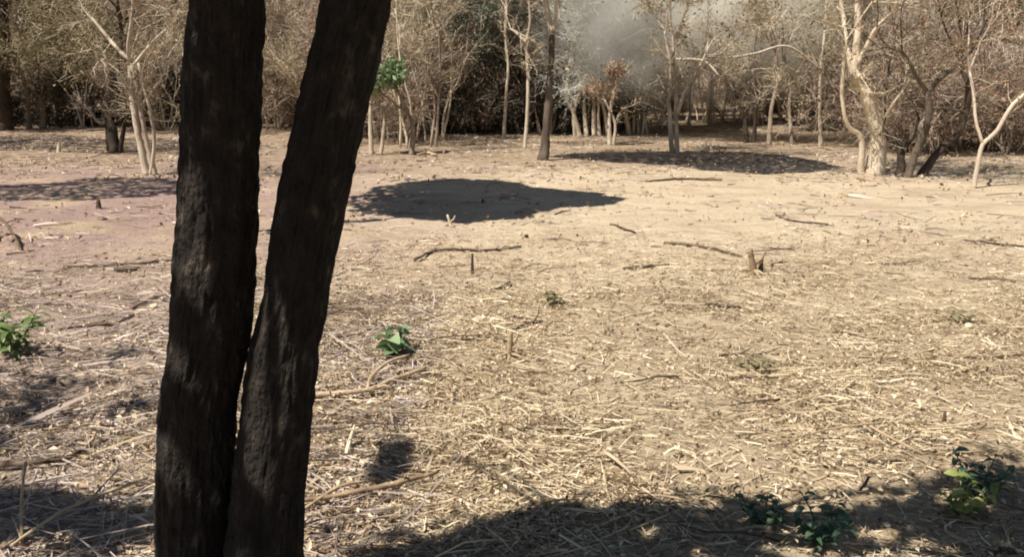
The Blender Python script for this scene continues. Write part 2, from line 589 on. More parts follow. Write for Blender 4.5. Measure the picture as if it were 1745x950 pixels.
# ------------------------------------------------------------------ foreground twin-stemmed tree
def bark_trunk(name, pix, Y0, Y1, parent, origin, seed, ext):
    """pix: (left x, right x, y) edges of the stem in the photo, bottom to top; ext: points above the frame."""
    pts, rad = [], []
    ys = [q[2] for q in pix]
    for (l, r, y) in pix:
        Y = Y0 + (Y1 - Y0) * (ys[0] - y) / (ys[0] - ys[-1])
        a, b = at(l, y, Y), at(r, y, Y)
        pts.append((a + b) / 2)
        rad.append(np.linalg.norm(a - b) / 2)
    base = pts[0].copy()
    base[2] = gz(base[0], base[1]) - 0.12
    base[:2] += (base[:2] - pts[1][:2]) * 0.1
    pts = [base] + pts
    rad = [rad[0] * 1.55] + rad
    for p_, r_ in ext:
        pts.append(np.array(p_))
        rad.append(r_)
    p, r = smooth_line(pts, rad, 0.011)
    n, s = len(p), 150
    ang = np.arange(s) / s * 2 * PI + PI / 2          # seam on the far side
    h = p[:, 2]
    A, H = np.meshgrid(np.arange(s) / s * 2 * PI, h)
    w = vnoise(A * 3 + seed, H * 3.0) * 1.3
    rid = np.abs(vnoise(A * 6.2 + w + seed * 3, H * 8.0 + w) - 0.5) * 2
    rid2 = np.abs(vnoise(A * 13 + seed + w, H * 19) - 0.5) * 2
    cracks = np.clip(np.abs(vnoise(A * 4 + 9, H * 26 + w * 5) - 0.5) * 5, 0, 1)
    disp = 0.012 * np.clip(rid, 0, 0.6) + 0.007 * rid2 + 0.003 * cracks + 0.02 * (vnoise(A * 1.0 + seed, H * 1.3) - 0.5)
    fade = np.minimum(1, np.minimum(A, 2 * PI - A) / 0.3)
    R = r[:, None] - 0.013 + disp * fade
    V = np.stack([p[:, 0:1] + R * np.cos(ang)[None], p[:, 1:2] + R * np.sin(ang)[None], np.repeat(h[:, None], s, 1)], -1)
    mbt = MB()
    i = np.arange(n - 1)[:, None] * s
    j = np.arange(s)[None, :]
    k = (j + 1) % s
    mbt.add(V.reshape(-1, 3), np.stack([i + j, i + k, i + s + k, i + s + j], -1).reshape(-1, 4))
    o = link(name, mbt.mesh(name, ['bark_dark'], True, origin), parent)
    return pts


TW = np.array([-0.72, 2.28, 0.0])
TW[2] = gz(TW[0], TW[1])
twin = link('twin_stemmed_tree', None, None, TW)
tag(twin, 'dark rough-barked tree with twin leaning trunks close to the camera', 'tree')
t1 = [(268, 392, 950), (271, 402, 700), (288, 424, 580), (298, 434, 450), (309, 440, 330), (319, 446, 100), (328, 450, 0)]
t2 = [(386, 516, 950), (412, 541, 650), (440, 560, 520), (470, 594, 330), (508, 630, 160), (545, 668, 0)]
pa = bark_trunk('trunk', t1, 2.30, 2.32, twin, TW, 1.0, [((-0.735, 2.27, 1.93), 0.08), ((-0.80, 2.18, 2.02), 0.055)])
pb = bark_trunk('trunk', t2, 2.25, 2.33, twin, TW, 5.0, [((-0.37, 2.28, 1.93), 0.075), ((-0.43, 2.18, 2.02), 0.05)])

rng = np.random.default_rng(11)
# sun flecks on the stems: gaps in the crown along the sun's way to these bark patches (px, py, half width m, half height m)
flecks = [(322, 330, 2.31, .03, .045), (331, 470, 2.31, .03, .06), (292, 790, 2.30, .02, .035), (339, 20, 2.32, .03, .05),
          (464, 555, 2.28, .035, .085), (440, 690, 2.27, .045, .07), (455, 800, 2.26, .04, .055), (447, 515, 2.28, .02, .05),
          (645, 60, 2.32, .02, .05), (302, 620, 2.30, .018, .025)]
holes = []
for (fx, fy, Y, a, b) in flecks:
    p = at(fx, fy, Y - 0.09)
    g = p[:2] + SH * p[2]
    holes.append((g[0], g[1], b * 0.7 + 0.06, b * 0.5 + 0.052))
shade = gpoly([(545, 950), (610, 925), (665, 912), (712, 868), (745, 905), (830, 915), (915, 885), (985, 868), (1075, 850), (1150, 838),
               (1215, 832), (1300, 826), (1400, 838), (1480, 846), (1560, 828), (1620, 792), (1690, 780), (1800, 770), (1950, 760)])
shade = np.vstack([shade, [[3.6, 3.4], [4.2, 1.5], [3.0, -0.6], [0.2, -0.4], [-1.1, 1.2], [-1.15, 2.35]]])
gaps = [(1645, 858, .13, .09), (1120, 872, .10, .04), (1580, 930, .10, .04), (1215, 880, .17, .045), (1385, 938, .10, .03), (790, 948, .12, .03), (1500, 905, .09, .03), (1010, 925, .06, .03), (880, 940, .06, .03)]
for (fx, fy, a, b) in gaps:
    g = gnd(fx, fy)
    holes.append((g[0], g[1], a, b + 0.02))
C1 = clustered(rng, shade - [0, 0.15], 300, 40, 0.085, 2.6, 3.9, holes)
C1 = np.vstack([C1, clustered(rng, gpoly([(1540, 850), (1620, 812), (1700, 800), (1830, 790), (1830, 900), (1540, 900)]) - [0, .08], 32, 34, 0.08, 2.6, 3.9, holes)])
# the strip that keeps the stems in shade is the densest part of the crown
zz = np.linspace(-0.1, 1.95, 6)
strip = np.array([(-1.02 + SH[0] * z, 2.18 + SH[1] * z) for z in zz] + [(-0.78 + SH[0] * z + 0.17 * max(z, 0), 2.05 + SH[1] * z) for z in zz][:0]
                 + [(-0.42 + SH[0] * z + 0.16 * max(z, 0), 2.30 + SH[1] * z) for z in zz[::-1]] + [(-0.72, 2.0)])
C2 = crown_over(rng, strip, 7500, 2.6, 3.8, holes, rough=0.0)
C2 = C2[in_poly(C2[:, :2] + SH * C2[:, 2:3], shade - [0, 0.03])]
# a loose spray whose shade is the small dark patch beside the sticks
spot = gpoly([(640, 835), (655, 800), (675, 772), (705, 768), (700, 800), (680, 838)])
C3 = crown_over(rng, spot, 160, 3.1, 3.5, rough=0.0)
C = np.vstack([C1, C2, C3])
mb = MB()
leaf_quads(mb, rng, C, rng.uniform(0.08, 0.13, len(C)), rng.uniform(0.045, 0.07, len(C)), 1, 0.6)
for st, rr in ((np.array([-0.80, 2.18, 2.0]), 0.05), (np.array([-0.43, 2.18, 2.0]), 0.045)):
    limbs_to(mb, rng, st, C1, rr, 16)
limbs_to(mb, rng, np.array([-0.80, 2.18, 2.0]), C2, 0.04, 6)
limbs_to(mb, rng, np.array([-0.80, 2.18, 2.0]), C3, 0.02, 2)
link('crown', mb.mesh('twin_tree_crown', ['bark_dark', 'leaf_fore'], False, TW), twin)


# ------------------------------------------------------------------ trees beside the frame whose crowns shade the clearing
def shade_tree(name, label, base, fork_z, r0, C, leaf_ln, mats, seed, lean=(0, 0), nl=16, zin=None):
    rng = np.random.default_rng(seed)
    b = np.array([base[0], base[1], gz(*base)])
    root = link(name, None, None, b)
    tag(root, label, 'tree')
    f = np.array([base[0] + lean[0], base[1] + lean[1], fork_z])
    mbt = MB()
    mid = (b + f) / 2 + rng.normal(size=3) * 0.06
    p, r = smooth_line([b - [0, 0, .1], b + [0, 0, .15], mid, f], [r0 * 1.5, r0 * 1.1, r0 * 0.9, r0 * 0.7], 0.12)
    tube(mbt, p, r, 12, 0, 0.12, rng)
    limbs_to(mbt, rng, f, C, r0 * 0.7, nl)
    link('trunk', mbt.mesh(name + '_trunk', [mats[0]], True, b), root)
    mbt = MB()
    leaf_quads(mbt, rng, C, rng.uniform(0.7, 1.2, len(C)) * leaf_ln, rng.uniform(0.4, 0.6, len(C)) * leaf_ln, 0, 0.5)
    link('crown', mbt.mesh(name + '_crown', [mats[1]], False, b), root)
    return root


rng = np.random.default_rng(21)
blob = gpoly([(575, 345), (640, 322), (700, 309), (780, 305), (860, 310), (930, 321), (1000, 325), (1075, 341), (1040, 351), (960, 353), (880, 372),
              (800, 381), (700, 373), (610, 360)])
CB = crown_over(rng, blob, 14000, 3.4, 4.6, rough=0.12, dens=lambda P: np.clip((P[:, 0] - blob[:, 0].min()) / 1.1, 0.12, 1))
shade_tree('shade_tree', 'slim tree behind the twin trunks throwing the round dark shadow', (-2.92, 8.9), 3.1, 0.075, CB, 0.17, ('bark_brown', 'leaf_fore'), 31, (0.05, 0.0))

# left, out of frame: loose crown that dims the grey litter and throws the dark bars at the lower left
left_dark = gpoly([(-60, 850), (60, 868), (150, 882), (262, 872), (266, 912), (140, 922), (60, 915), (-60, 905)])
left_thin = gpoly([(-200, 560), (80, 600), (200, 590), (285, 620), (275, 700), (200, 760), (120, 800), (-200, 830)])
CL = np.vstack([clustered(rng, left_dark, 22, 30, 0.07, 3.2, 4.2), clustered(rng, left_thin, 26, 16, 0.09, 3.2, 4.4, [(*gnd(22, 590), 0.38, 0.42)]),
                crown_over(rng, np.array([[-6.5, 1.0], [-2.3, 1.2], [-2.2, 4.2], [-4.5, 5.5], [-6.5, 4.0]]), 3500, 3.2, 4.8)])
shade_tree('side_tree', 'leafy tree beside the frame shading the grey litter at left', (-5.6, 1.6), 2.9, 0.11, CL, 0.13, ('bark_brown', 'leaf_fore'), 32, (0.2, 0))

left_far = gpoly([(-150, 318), (60, 312), (160, 304), (300, 306), (330, 330), (200, 338), (60, 340), (-150, 345)])
CF = np.vstack([crown_over(rng, left_far, 2600, 3.6, 5.0, rough=0.12), crown_over(rng, np.array([[-15, 11], [-9, 11], [-9, 16], [-15, 16]]), 5000, 3.6, 5.6)])
shade_tree('side_tree', 'tall leafy tree beside the frame beyond the pink soil at left', (-11.8, 10.6), 3.3, 0.14, CF, 0.16, ('bark_brown', 'leaf_olive'), 33, (0.2, 0.0))


left_far2 = gpoly([(-200, 236), (60, 228), (180, 236), (330, 240), (330, 262), (200, 264), (60, 256), (-200, 262)])
CG = np.vstack([crown_over(rng, left_far2, 6000, 4.2, 5.8, rough=0.12), crown_over(rng, np.array([[-17, 18], [-11.5, 18], [-11.5, 22], [-17, 22]]), 4000, 4.2, 6.0)])
shade_tree('side_tree', 'leafy tree beside the frame behind the thick dark edge trunk', (-15.0, 17.0), 3.6, 0.15, CG, 0.17, ('bark_brown', 'leaf_olive'), 34, (0.2, 0.0))

# ------------------------------------------------------------------ branching growth
def grow(rng, lines, tips, p, d, ln, r, lev, maxlev, up=0.15, wander=0.22, kids=(3, 6), spread=0.75, start=0.3):
    n = max(4, int(ln / 0.22))
    pts = [p]
    q = p.copy()
    dd = d / np.linalg.norm(d)
    for i in range(n):
        dd = dd + rng.normal(size=3) * wander / math.sqrt(n) * 1.6 + np.array([0, 0, up / n * 2])
        dd /= np.linalg.norm(dd)
        q = q + dd * ln / n
        pts.append(q)
    pts = np.array(pts)
    rad = r * (1 - 0.75 * (np.arange(n + 1) / n))
    lines.append((pts, rad, lev))
    if lev >= maxlev:
        tips.append((pts, dd))
        return
    k = rng.integers(kids[0], kids[1] + 1)
    for t in np.sort(rng.uniform(start, 0.97, k)):
        i = min(n - 1, int(t * n))
        ax = pts[i + 1] - pts[i]
        ax /= np.linalg.norm(ax)
        side = np.cross(ax, rng.normal(size=3))
        side /= np.linalg.norm(side) + 1e-9
        nd = ax * rng.uniform(0.5, 1.0) + side * spread * rng.uniform(0.6, 1.2)
        grow(rng, lines, tips, pts[i], nd, ln * rng.uniform(0.38, 0.65) * (1.15 - 0.5 * t), rad[i] * rng.uniform(0.45, 0.7), lev + 1, maxlev, up, wander * 1.2, kids, spread, 0.2)


def twiggery(mb, mbl, rng, tips, per, ln, w, leaves, leaf_ln, mt, hang=0.0):
    """Fine twigs and leaves along the outer branches."""
    if not tips:
        return
    P, D = [], []
    for pts, d in tips:
        k = rng.integers(1, len(pts), per)
        f = rng.random(per)[:, None]
        P.append(pts[k - 1] * (1 - f) + pts[k] * f)
        D.append(np.repeat(d[None], per, 0))
    P = np.vstack(P)
    D = np.vstack(D) + rng.normal(size=P.shape) * 0.8
    D[:, 2] -= hang
    L_ = rng.uniform(0.4, 1.2, len(P)) * ln
    ribbons(mb, rng, P, D, L_, rng.uniform(0.6, 1.3, len(P)) * w, mt, 0.12)
    # second order
    f = rng.uniform(0.3, 1, len(P))[:, None]
    P2 = P + unit(D) * L_[:, None] * f
    D2 = unit(D) + rng.normal(size=P.shape) * 0.7
    ribbons(mb, rng, P2, D2, L_ * 0.55, rng.uniform(0.4, 0.9, len(P)) * w, mt, 0.12)
    if leaves:
        k = rng.integers(0, len(P), int(leaves * len(P)))
        c = P[k] + unit(D[k]) * (L_[k] * rng.uniform(0.1, 1.3, len(k)))[:, None] + rng.normal(size=(len(k), 3)) * 0.05
        s = rng.uniform(0.6, 1.4, len(k)) * leaf_ln
        leaf_quads(mbl, rng, c, s, s * 0.55, 0, 0.2)


def make_proto(kind, seed):
    rng = np.random.default_rng(seed)
    lines, tips = [], []
    z = np.zeros(3)
    if kind in ('pale', 'grey'):
        h = rng.uniform(3.8, 5.4)
        grow(rng, lines, tips, z, np.array([rng.normal() * .1, rng.normal() * .1, 1]), h, rng.uniform(.05, .08), 0, 2, 0.25, 0.2, (6, 8), 0.8, 0.2)
        if rng.random() < 0.5:
            grow(rng, lines, tips, z, np.array([rng.normal() * .25, rng.normal() * .25, 1]), h * 0.8, .04, 0, 2, 0.25, 0.2, (5, 7), 0.8, 0.25)
        bark = 'bark_pale' if kind == 'pale' else 'bark_grey'
        tw, lf, per, lv, ll = ('twig_tan', 'leaf_olive', 34, 0.8, 0.075) if kind == 'pale' else ('twig_brown', 'leaf_dead', 34, 0.9, 0.075)
    elif kind == 'shrub':
        for s in range(rng.integers(5, 9)):
            a = rng.uniform(0, 2 * PI)
            grow(rng, lines, tips, z + np.array([math.cos(a), math.sin(a), 0]) * 0.12, np.array([math.cos(a) * .6, math.sin(a) * .6, 1]),
                 rng.uniform(1.6, 3.0), .022, 0, 1, 0.1, 0.4, (5, 8), 0.8, 0.15)
        bark, tw, lf, per, lv, ll = 'bark_grey', 'twig_brown', 'leaf_dead', 40, 1.0, 0.07
    elif kind == 'pole':
        for s in range(rng.integers(2, 5)):
            a = rng.uniform(0, 2 * PI)
            grow(rng, lines, tips, z + np.array([math.cos(a), math.sin(a), 0]) * rng.uniform(.05, .3), np.array([math.cos(a) * .12, math.sin(a) * .12, 1]),
                 rng.uniform(2.6, 4.4), rng.uniform(.02, .034), 0, 1, 0.15, 0.22, (4, 6), 0.7, 0.4)
        bark, tw, lf, per, lv, ll = 'bark_cream', 'twig_tan', 'leaf_olive', 9, 0.6, 0.06
    elif kind == 'dark':  # bush added to darken the thicket where there is only shade
        for s in range(6):
            a = rng.uniform(0, 2 * PI)
            grow(rng, lines, tips, z + np.array([math.cos(a), math.sin(a), 0]) * 0.15, np.array([math.cos(a) * .7, math.sin(a) * .7, 1]),
                 rng.uniform(1.6, 2.6), .022, 0, 1, 0.1, 0.4, (6, 9), 0.8, 0.1)
        bark, tw, lf, per, lv, ll = 'bark_brown', 'twig_brown', 'leaf_shade', 26, 4.0, 0.10
    elif kind == 'olive':
        grow(rng, lines, tips, z, np.array([rng.normal() * .15, rng.normal() * .15, 1]), rng.uniform(4.0, 5.4), .08, 0, 2, 0.2, 0.25, (8, 10), 0.9, 0.12)
        bark, tw, lf, per, lv, ll = 'bark_grey', 'twig_tan', 'leaf_olive', 34, 3.2, 0.085
    elif kind == 'blue':
        grow(rng, lines, tips, z, np.array([rng.normal() * .15, rng.normal() * .15, 1]), rng.uniform(4.2, 5.4), .07, 0, 2, 0.2, 0.25, (8, 10), 0.9, 0.25)
        bark, tw, lf, per, lv, ll = 'bark_grey', 'twig_brown', 'leaf_blue', 30, 4.0, 0.09
    elif kind == 'haze':
        grow(rng, lines, tips, z, np.array([rng.normal() * .1, rng.normal() * .1, 1]), rng.uniform(4.0, 5.0), .055, 0, 2, 0.2, 0.2, (9, 11), 0.9, 0.3)
        bark, tw, lf, per, lv, ll = 'bark_pale', 'twig_grey', 'leaf_pale', 60, 2.2, 0.05
    elif kind == 'beige':
        grow(rng, lines, tips, z, np.array([rng.normal() * .1, rng.normal() * .1, 1]), rng.uniform(4.2, 5.2), .055, 0, 2, 0.2, 0.2, (9, 11), 0.9, 0.3)
        bark, tw, lf, per, lv, ll = 'bark_pale', 'twig_tan', 'leaf_beige', 60, 2.0, 0.06
    mt_ = MB()
    mc = MB()
    for pts, rad, lev in lines:
        if lev == 0:
            p, r = pts, rad
            r = r.copy()
            r[0] *= 1.35
            tube(mt_, p, r, 8, 0, 0.15, rng)
        else:
            tube(mc, pts, np.maximum(rad, 0.004), 5 if lev == 1 else 4, 0)
    ml = MB()
    twiggery(mc, ml, rng, tips, per, 0.5, 0.009, lv, ll, 1)
    return mt_.mesh(kind + '_trunk', [bark]), mc.mesh(kind + '_crown', [bark, tw], False), ml.mesh(kind + '_leaves', [lf], False)


PROTO = {k: [make_proto(k, 100 + 17 * i + 3 * j) for j in range(n)] for i, (k, n) in
         enumerate((('pale', 4), ('grey', 3), ('shrub', 4), ('olive', 3), ('blue', 2), ('haze', 2), ('beige', 3), ('dark', 2), ('pole', 5)))}
PARTN = {'shrub': ('stems', 'twigs'), 'dark': ('stems', 'twigs'), 'pole': ('stems', 'twigs')}


def put(kind, var, x, y, rz, s, name, label, cat, group=None):
    z = gz(x, y)
    o = link(name, None, None, (x, y, z - 0.03), (0, 0, rz), (s, s, s))
    tag(o, label, cat, group)
    a, b, c = PROTO[kind][var % len(PROTO[kind])]
    n = PARTN.get(kind, ('trunk', 'crown'))
    link(n[0], a, o)
    link('leaves', c, link(n[1], b, o))
    return o


# ------------------------------------------------------------------ trees of the clearing's edge, one by one
def hero(name, label, lines, bark, tw, lf, seed, Y=None, cat='tree', per=26, leaves=0.8, leaf_ln=0.07, growlen=1.6, twl=0.45, extra=True, crownC=None, crownleaf=0.16, bark0=None, thin=0.72):
    """lines: list of (list of (px,py,width px), depth drift, grows on?). The first starts at the ground."""
    rng = np.random.default_rng(seed)
    x0, y0, _ = lines[0][0][0]
    g = gnd(x0, y0)
    if Y is None:
        Y = g[1]
    b = np.array([g[0], g[1], gz(*g)])
    root = link(name, None, None, b)
    tag(root, label, cat)
    glines, tips = [], []
    mc = MB()
    ml = MB()
    for li, (pts, drift, on) in enumerate(lines):
        P, R = [], []
        n = len(pts)
        for i, (px, py, w) in enumerate(pts):
            yy = Y + drift * i / max(1, n - 1)
            P.append(at(px, py, yy))
            R.append(w / 2 / FPX * yy * thin)
        if pts[0][1] >= y0 - 12:                      # a stem that stands on the ground
            P[0][2] = gz(P[0][0], P[0][1]) - 0.05
            R[0] *= 1.25
        p, r = smooth_line(P, R, 0.09)
        p[1:-1] += rng.normal(size=p[1:-1].shape) * (r[1:-1, None] * 0.07)
        mbt = MB()
        tube(mbt, p, r, 10, 0, 0.07, rng)
        nm = 'trunk' if li == 0 else ('stem' if pts[0][1] >= y0 - 12 else 'branch')
        link(nm, mbt.mesh(nm, [bark0 or bark if li == 0 else bark], True, b), root)
        d = p[-1] - p[-3]
        if on:
            for k in range(on):
                grow(rng, glines, tips, p[-1], d / np.linalg.norm(d) + rng.normal(size=3) * 0.35 + [0, 0, .2], growlen * rng.uniform(.7, 1.2), r[-1] * 0.75, 1, 2, 0.2, 0.3, (4, 6), 0.8)
        if extra:
            for k in range(2 + int(len(p) / 14)):
                i = rng.integers(len(p) // 2, len(p) - 1)
                dd = unit(p[i] - p[i - 1]) + rng.normal(size=3) * 0.8 + [0, 0, .3]
                grow(rng, glines, tips, p[i], dd, rng.uniform(.35, .8), max(.006, r[i] * 0.3), 2, 2, 0.2, 0.35)
    for pts, rad, lev in glines:
        tube(mc, pts, np.maximum(rad, 0.004), 5, 0)
    twiggery(mc, ml, rng, tips, per, twl, 0.008, leaves, leaf_ln, 1)
    if crownC is not None:
        leaf_quads(ml, rng, crownC, rng.uniform(.7, 1.2, len(crownC)) * crownleaf, rng.uniform(.4, .6, len(crownC)) * crownleaf, 0, 0.5)
        top = at(*lines[1][0][-1][:2], Y + lines[1][1])
        limbs_to(mc, rng, top, crownC, 0.045, 9)
    if mc.n:
        cr = link('crown', mc.mesh('crown', [bark, tw], False, b), root)
        if ml.n:
            link('leaves', ml.mesh('leaves', [lf], False, b), cr)
    return root


hero('pale_tree', 'pale braided multi-stem tree left of the twin trunks with spreading V branches',
     [([(250, 299, 15), (240, 250, 15), (229, 190, 15), (224, 140, 14), (221, 100, 13)], 0.1, 0),
      ([(264, 294, 11), (252, 250, 11), (242, 200, 10), (234, 150, 9), (224, 108, 9)], 0.0, 0),
      ([(256, 301, 8), (263, 245, 8), (258, 200, 8), (246, 150, 7), (236, 108, 7)], -0.2, 0),
      ([(221, 100, 11), (205, 88, 9), (185, 65, 8), (160, 35, 7), (140, 10, 5), (128, -20, 4)], 0.8, 1),
      ([(221, 100, 9), (218, 80, 8), (222, 50, 7), (226, 15, 6), (225, -30, 5)], -0.3, 2),
      ([(229, 110, 9), (250, 84, 8), (272, 60, 7), (296, 38, 6), (312, 5, 5)], -0.6, 2),
      ([(217, 110, 6), (200, 108, 5), (180, 111, 3)], -0.3, 0),
      ([(240, 180, 5), (255, 160, 5), (270, 140, 4)], -0.3, 1)],
     'bark_pale', 'twig_tan', 'leaf_olive', 201, leaves=0.5)
hero('dark_edge_tree', 'thick dark trunk cut by the left edge of the picture',
     [([(4, 222, 40), (3, 150, 37), (2, 80, 35), (0, 0, 33), (-4, -60, 30)], 0.2, 3)], 'bark_brown', 'twig_brown', 'leaf_olive', 202, growlen=2.5, leaves=2.0, per=40)
hero('bent_tree', 'slender dark trunk with an elbowed pale upper limb near the left edge',
     [([(73, 219, 13), (73, 190, 12), (71, 166, 11)], 0, 0),
      ([(71, 167, 10), (47, 142, 9), (27, 120, 9), (25, 92, 8), (35, 52, 8), (47, 5, 8), (50, -30, 7)], 0.3, 2),
      ([(71, 168, 9), (77, 140, 8), (86, 105, 7), (84, 70, 5)], 0.2, 2),
      ([(46, 48, 6), (75, 20, 5), (110, 4, 5), (140, 9, 4), (158, 28, 3)], -0.4, 1)], 'bark_grey', 'twig_tan', 'leaf_olive', 203)
hero('leaning_tree', 'dark crooked tree leaning behind the pale braided tree',
     [([(193, 261, 26), (190, 225, 27), (181, 195, 22), (190, 150, 17), (203, 105, 13), (206, 50, 10)], 0.4, 3),
      ([(203, 259, 10), (212, 216, 9), (222, 180, 8), (233, 140, 6)], 0.3, 2),
      ([(180, 212, 12), (166, 206, 9), (150, 180, 6)], 0.2, 1)], 'bark_brown', 'twig_brown', 'leaf_dead', 204)
hero('slim_tree', 'thin pale pole tree just right of the twin trunks',
     [([(633, 264, 10), (631, 205, 9), (633, 160, 8), (640, 105, 7), (652, 60, 6), (660, 10, 5)], 0.2, 3),
      ([(648, 252, 8), (656, 196, 8), (645, 180, 6)], 0.1, 1)], 'bark_pale', 'twig_tan', 'leaf_olive', 205)
hero('green_sapling', 'small leafy green sapling on a thin stem right of the twin trunks',
     [([(701, 263, 12), (703, 215, 10), (692, 186, 8), (676, 150, 6)], 0.0, 3), ([(701, 200, 7), (672, 176, 5), (650, 158, 4)], -0.2, 3)],
     'bark_grey', 'twig_tan', 'leaf_green', 206, per=20, leaves=2.6, leaf_ln=0.11, growlen=0.5, twl=0.2, extra=False)
hero('slim_tree', 'pair of thin brown stems left of the dark thicket gap',
     [([(742, 250, 7), (746, 200, 7), (750, 125, 6), (748, 60, 5)], 0.2, 3), ([(733, 252, 6), (741, 190, 5), (736, 140, 5)], 0.1, 2)],
     'bark_grey', 'twig_tan', 'leaf_olive', 207)
hero('slim_tree', 'straight thin pale stem against the dark thicket gap',
     [([(858, 236, 7), (862, 165, 7), (866, 112, 6), (861, 60, 6), (862, -10, 5)], 0.2, 3)], 'bark_pale', 'twig_tan', 'leaf_blue', 208)
hero('slim_tree', 'thin pale forked tree just left of the dark-based central tree',
     [([(894, 252, 8), (898, 200, 8), (900, 132, 8), (897, 72, 9)], 0.2, 0), ([(897, 72, 8), (885, 60, 6), (870, 48, 5)], 0.3, 1), ([(897, 72, 8), (903, 35, 6), (900, -20, 5)], 0.0, 2)],
     'bark_pale', 'twig_tan', 'leaf_olive', 209)
rng = np.random.default_rng(41)
shadow2 = gpoly([(930, 268), (1000, 260), (1085, 259), (1150, 257), (1250, 259), (1330, 263), (1400, 275), (1445, 285), (1380, 293), (1300, 298), (1210, 293), (1150, 281), (1090, 276)])
C6 = crown_over(rng, shadow2, 10000, 4.2, 5.4, rough=0.06)
hero('central_tree', 'central tree with dark trunk base and pale fork at the far sand edge',
     [([(925, 273, 24), (930, 235, 21), (935, 170, 18), (938, 120, 15), (941, 60, 14)], 0.0, 0),
      ([(941, 62, 12), (936, 35, 11), (930, 0, 11), (925, -40, 9)], 0.1, 3), ([(941, 62, 10), (946, 35, 9), (949, 0, 9), (955, -40, 7)], -0.1, 3),
      ([(937, 120, 7), (960, 118, 5), (985, 118, 4)], -0.3, 0)], 'bark_pale', 'twig_grey', 'leaf_olive', 210, crownC=C6, bark0='bark_mid')  # darker bark0 paints the lower trunk's shade into its colour
hero('stem_clump', 'clump of curved pale stems right of the central tree',
     [([(989, 232, 10), (976, 190, 9), (966, 165, 8), (967, 140, 7), (972, 100, 6)], 0.1, 2),
      ([(980, 235, 7), (978, 190, 8), (990, 150, 7), (984, 115, 7), (992, 78, 6)], 0.3, 2),
      ([(1000, 233, 9), (996, 190, 9), (997, 150, 8), (1003, 75, 6)], 0.4, 2),
      ([(1012, 236, 9), (1011, 165, 9), (1000, 130, 8), (1006, 80, 6)], 0.1, 2),
      ([(1022, 234, 8), (1020, 185, 7), (1034, 130, 6), (1042, 95, 5)], 0.2, 2)], 'bark_pale', 'twig_grey', 'leaf_pale', 211)
hero('small_tree', 'short pale stems with red-brown dead leaves beside the curved clump',
     [([(1039, 248, 10), (1038, 205, 8), (1044, 165, 8), (1048, 150, 7)], 0.1, 3), ([(1045, 246, 7), (1048, 210, 6), (1030, 170, 5)], 0.0, 3)],
     'bark_pale', 'twig_tan', 'leaf_dead', 212, leaves=0.7, growlen=0.45, twl=0.22)
hero('double_stem_tree', 'pale double-stemmed tree in front of the second shadow',
     [([(1154, 262, 10), (1152, 195, 10), (1152, 150, 8), (1150, 112, 8), (1146, 60, 6)], 0.2, 3),
      ([(1146, 258, 10), (1141, 190, 10), (1138, 172, 9), (1143, 150, 8), (1142, 108, 8), (1134, 60, 6)], 0.0, 3),
      ([(1155, 195, 9), (1164, 162, 8), (1176, 140, 7), (1186, 124, 6)], -0.2, 2),
      ([(1152, 100, 5), (1200, 104, 5), (1226, 130, 4), (1250, 150, 3)], -0.4, 1)], 'bark_pale', 'twig_tan', 'leaf_olive', 213)
hero('small_tree', 'thin reddish stem among dark brush right of the double-stemmed tree',
     [([(1284, 242, 9), (1288, 190, 8), (1288, 150, 6), (1284, 110, 5)], 0.1, 2), ([(1272, 246, 12), (1268, 200, 9), (1256, 172, 7)], 0.2, 3)], 'bark_brown', 'twig_brown', 'leaf_dead', 214, leaves=1.6)
hero('slim_tree', 'pair of grey stems leaning apart at the back of the clearing',
     [([(1310, 246, 10), (1315, 185, 9), (1324, 140, 8), (1322, 90, 6)], 0.1, 3), ([(1350, 240, 8), (1345, 185, 8), (1348, 140, 7), (1340, 110, 5)], 0.3, 2)], 'bark_grey', 'twig_tan', 'leaf_olive', 215)
hero('slim_tree', 'single thin upright stem left of the big pale leaning tree',
     [([(1399, 248, 10), (1397, 190, 8), (1398, 120, 7), (1406, 50, 6), (1408, -10, 5)], 0.1, 3), ([(1399, 118, 4), (1343, 79, 6), (1290, 90, 5), (1250, 97, 5), (1205, 96, 3)], -0.8, 1)], 'bark_pale', 'twig_tan', 'leaf_olive', 216)
hero('big_pale_tree', 'big pale smooth trunk leaning left with tall upright limbs at right',
     [([(1491, 296, 36), (1497, 250, 33), (1496, 222, 34), (1484, 185, 29), (1468, 150, 26), (1453, 124, 22)], 0.0, 0),
      ([(1454, 128, 17), (1459, 90, 15), (1462, 40, 14), (1463, 0, 13), (1466, -50, 11)], 0.1, 3),
      ([(1452, 128, 10), (1442, 70, 9), (1436, 20, 9), (1428, -30, 8)], 0.4, 3),
      ([(1468, 292, 12), (1468, 236, 12), (1452, 222, 9), (1440, 202, 8), (1435, 150, 8), (1441, 70, 6)], -0.3, 2),
      ([(1499, 222, 10), (1507, 212, 9), (1509, 197, 7)], -0.2, 1),
      ([(1460, 112, 8), (1490, 52, 8), (1518, 22, 7), (1535, -10, 6)], -0.5, 3)], 'bark_cream', 'twig_tan', 'leaf_olive', 217, thin=0.8)
hero('splayed_tree', 'many-stemmed dark-footed tree splaying from one base beside the big pale trunk',
     [([(1545, 302, 12), (1562, 256, 12), (1580, 216, 13), (1583, 180, 12), (1580, 155, 11)], 0.0, 0),
      ([(1580, 157, 8), (1562, 131, 7), (1548, 100, 6)], -0.2, 2),
      ([(1582, 157, 9), (1606, 130, 9), (1636, 106, 8), (1660, 80, 6)], 0.2, 2),
      ([(1585, 183, 6), (1615, 185, 5), (1650, 192, 4)], -0.2, 0),
      ([(1580, 218, 6), (1590, 208, 6), (1592, 213, 5)], -0.1, 0)], 'bark_mid', 'twig_brown', 'leaf_dead', 218, leaves=0.5, extra=False, thin=0.95, per=12)
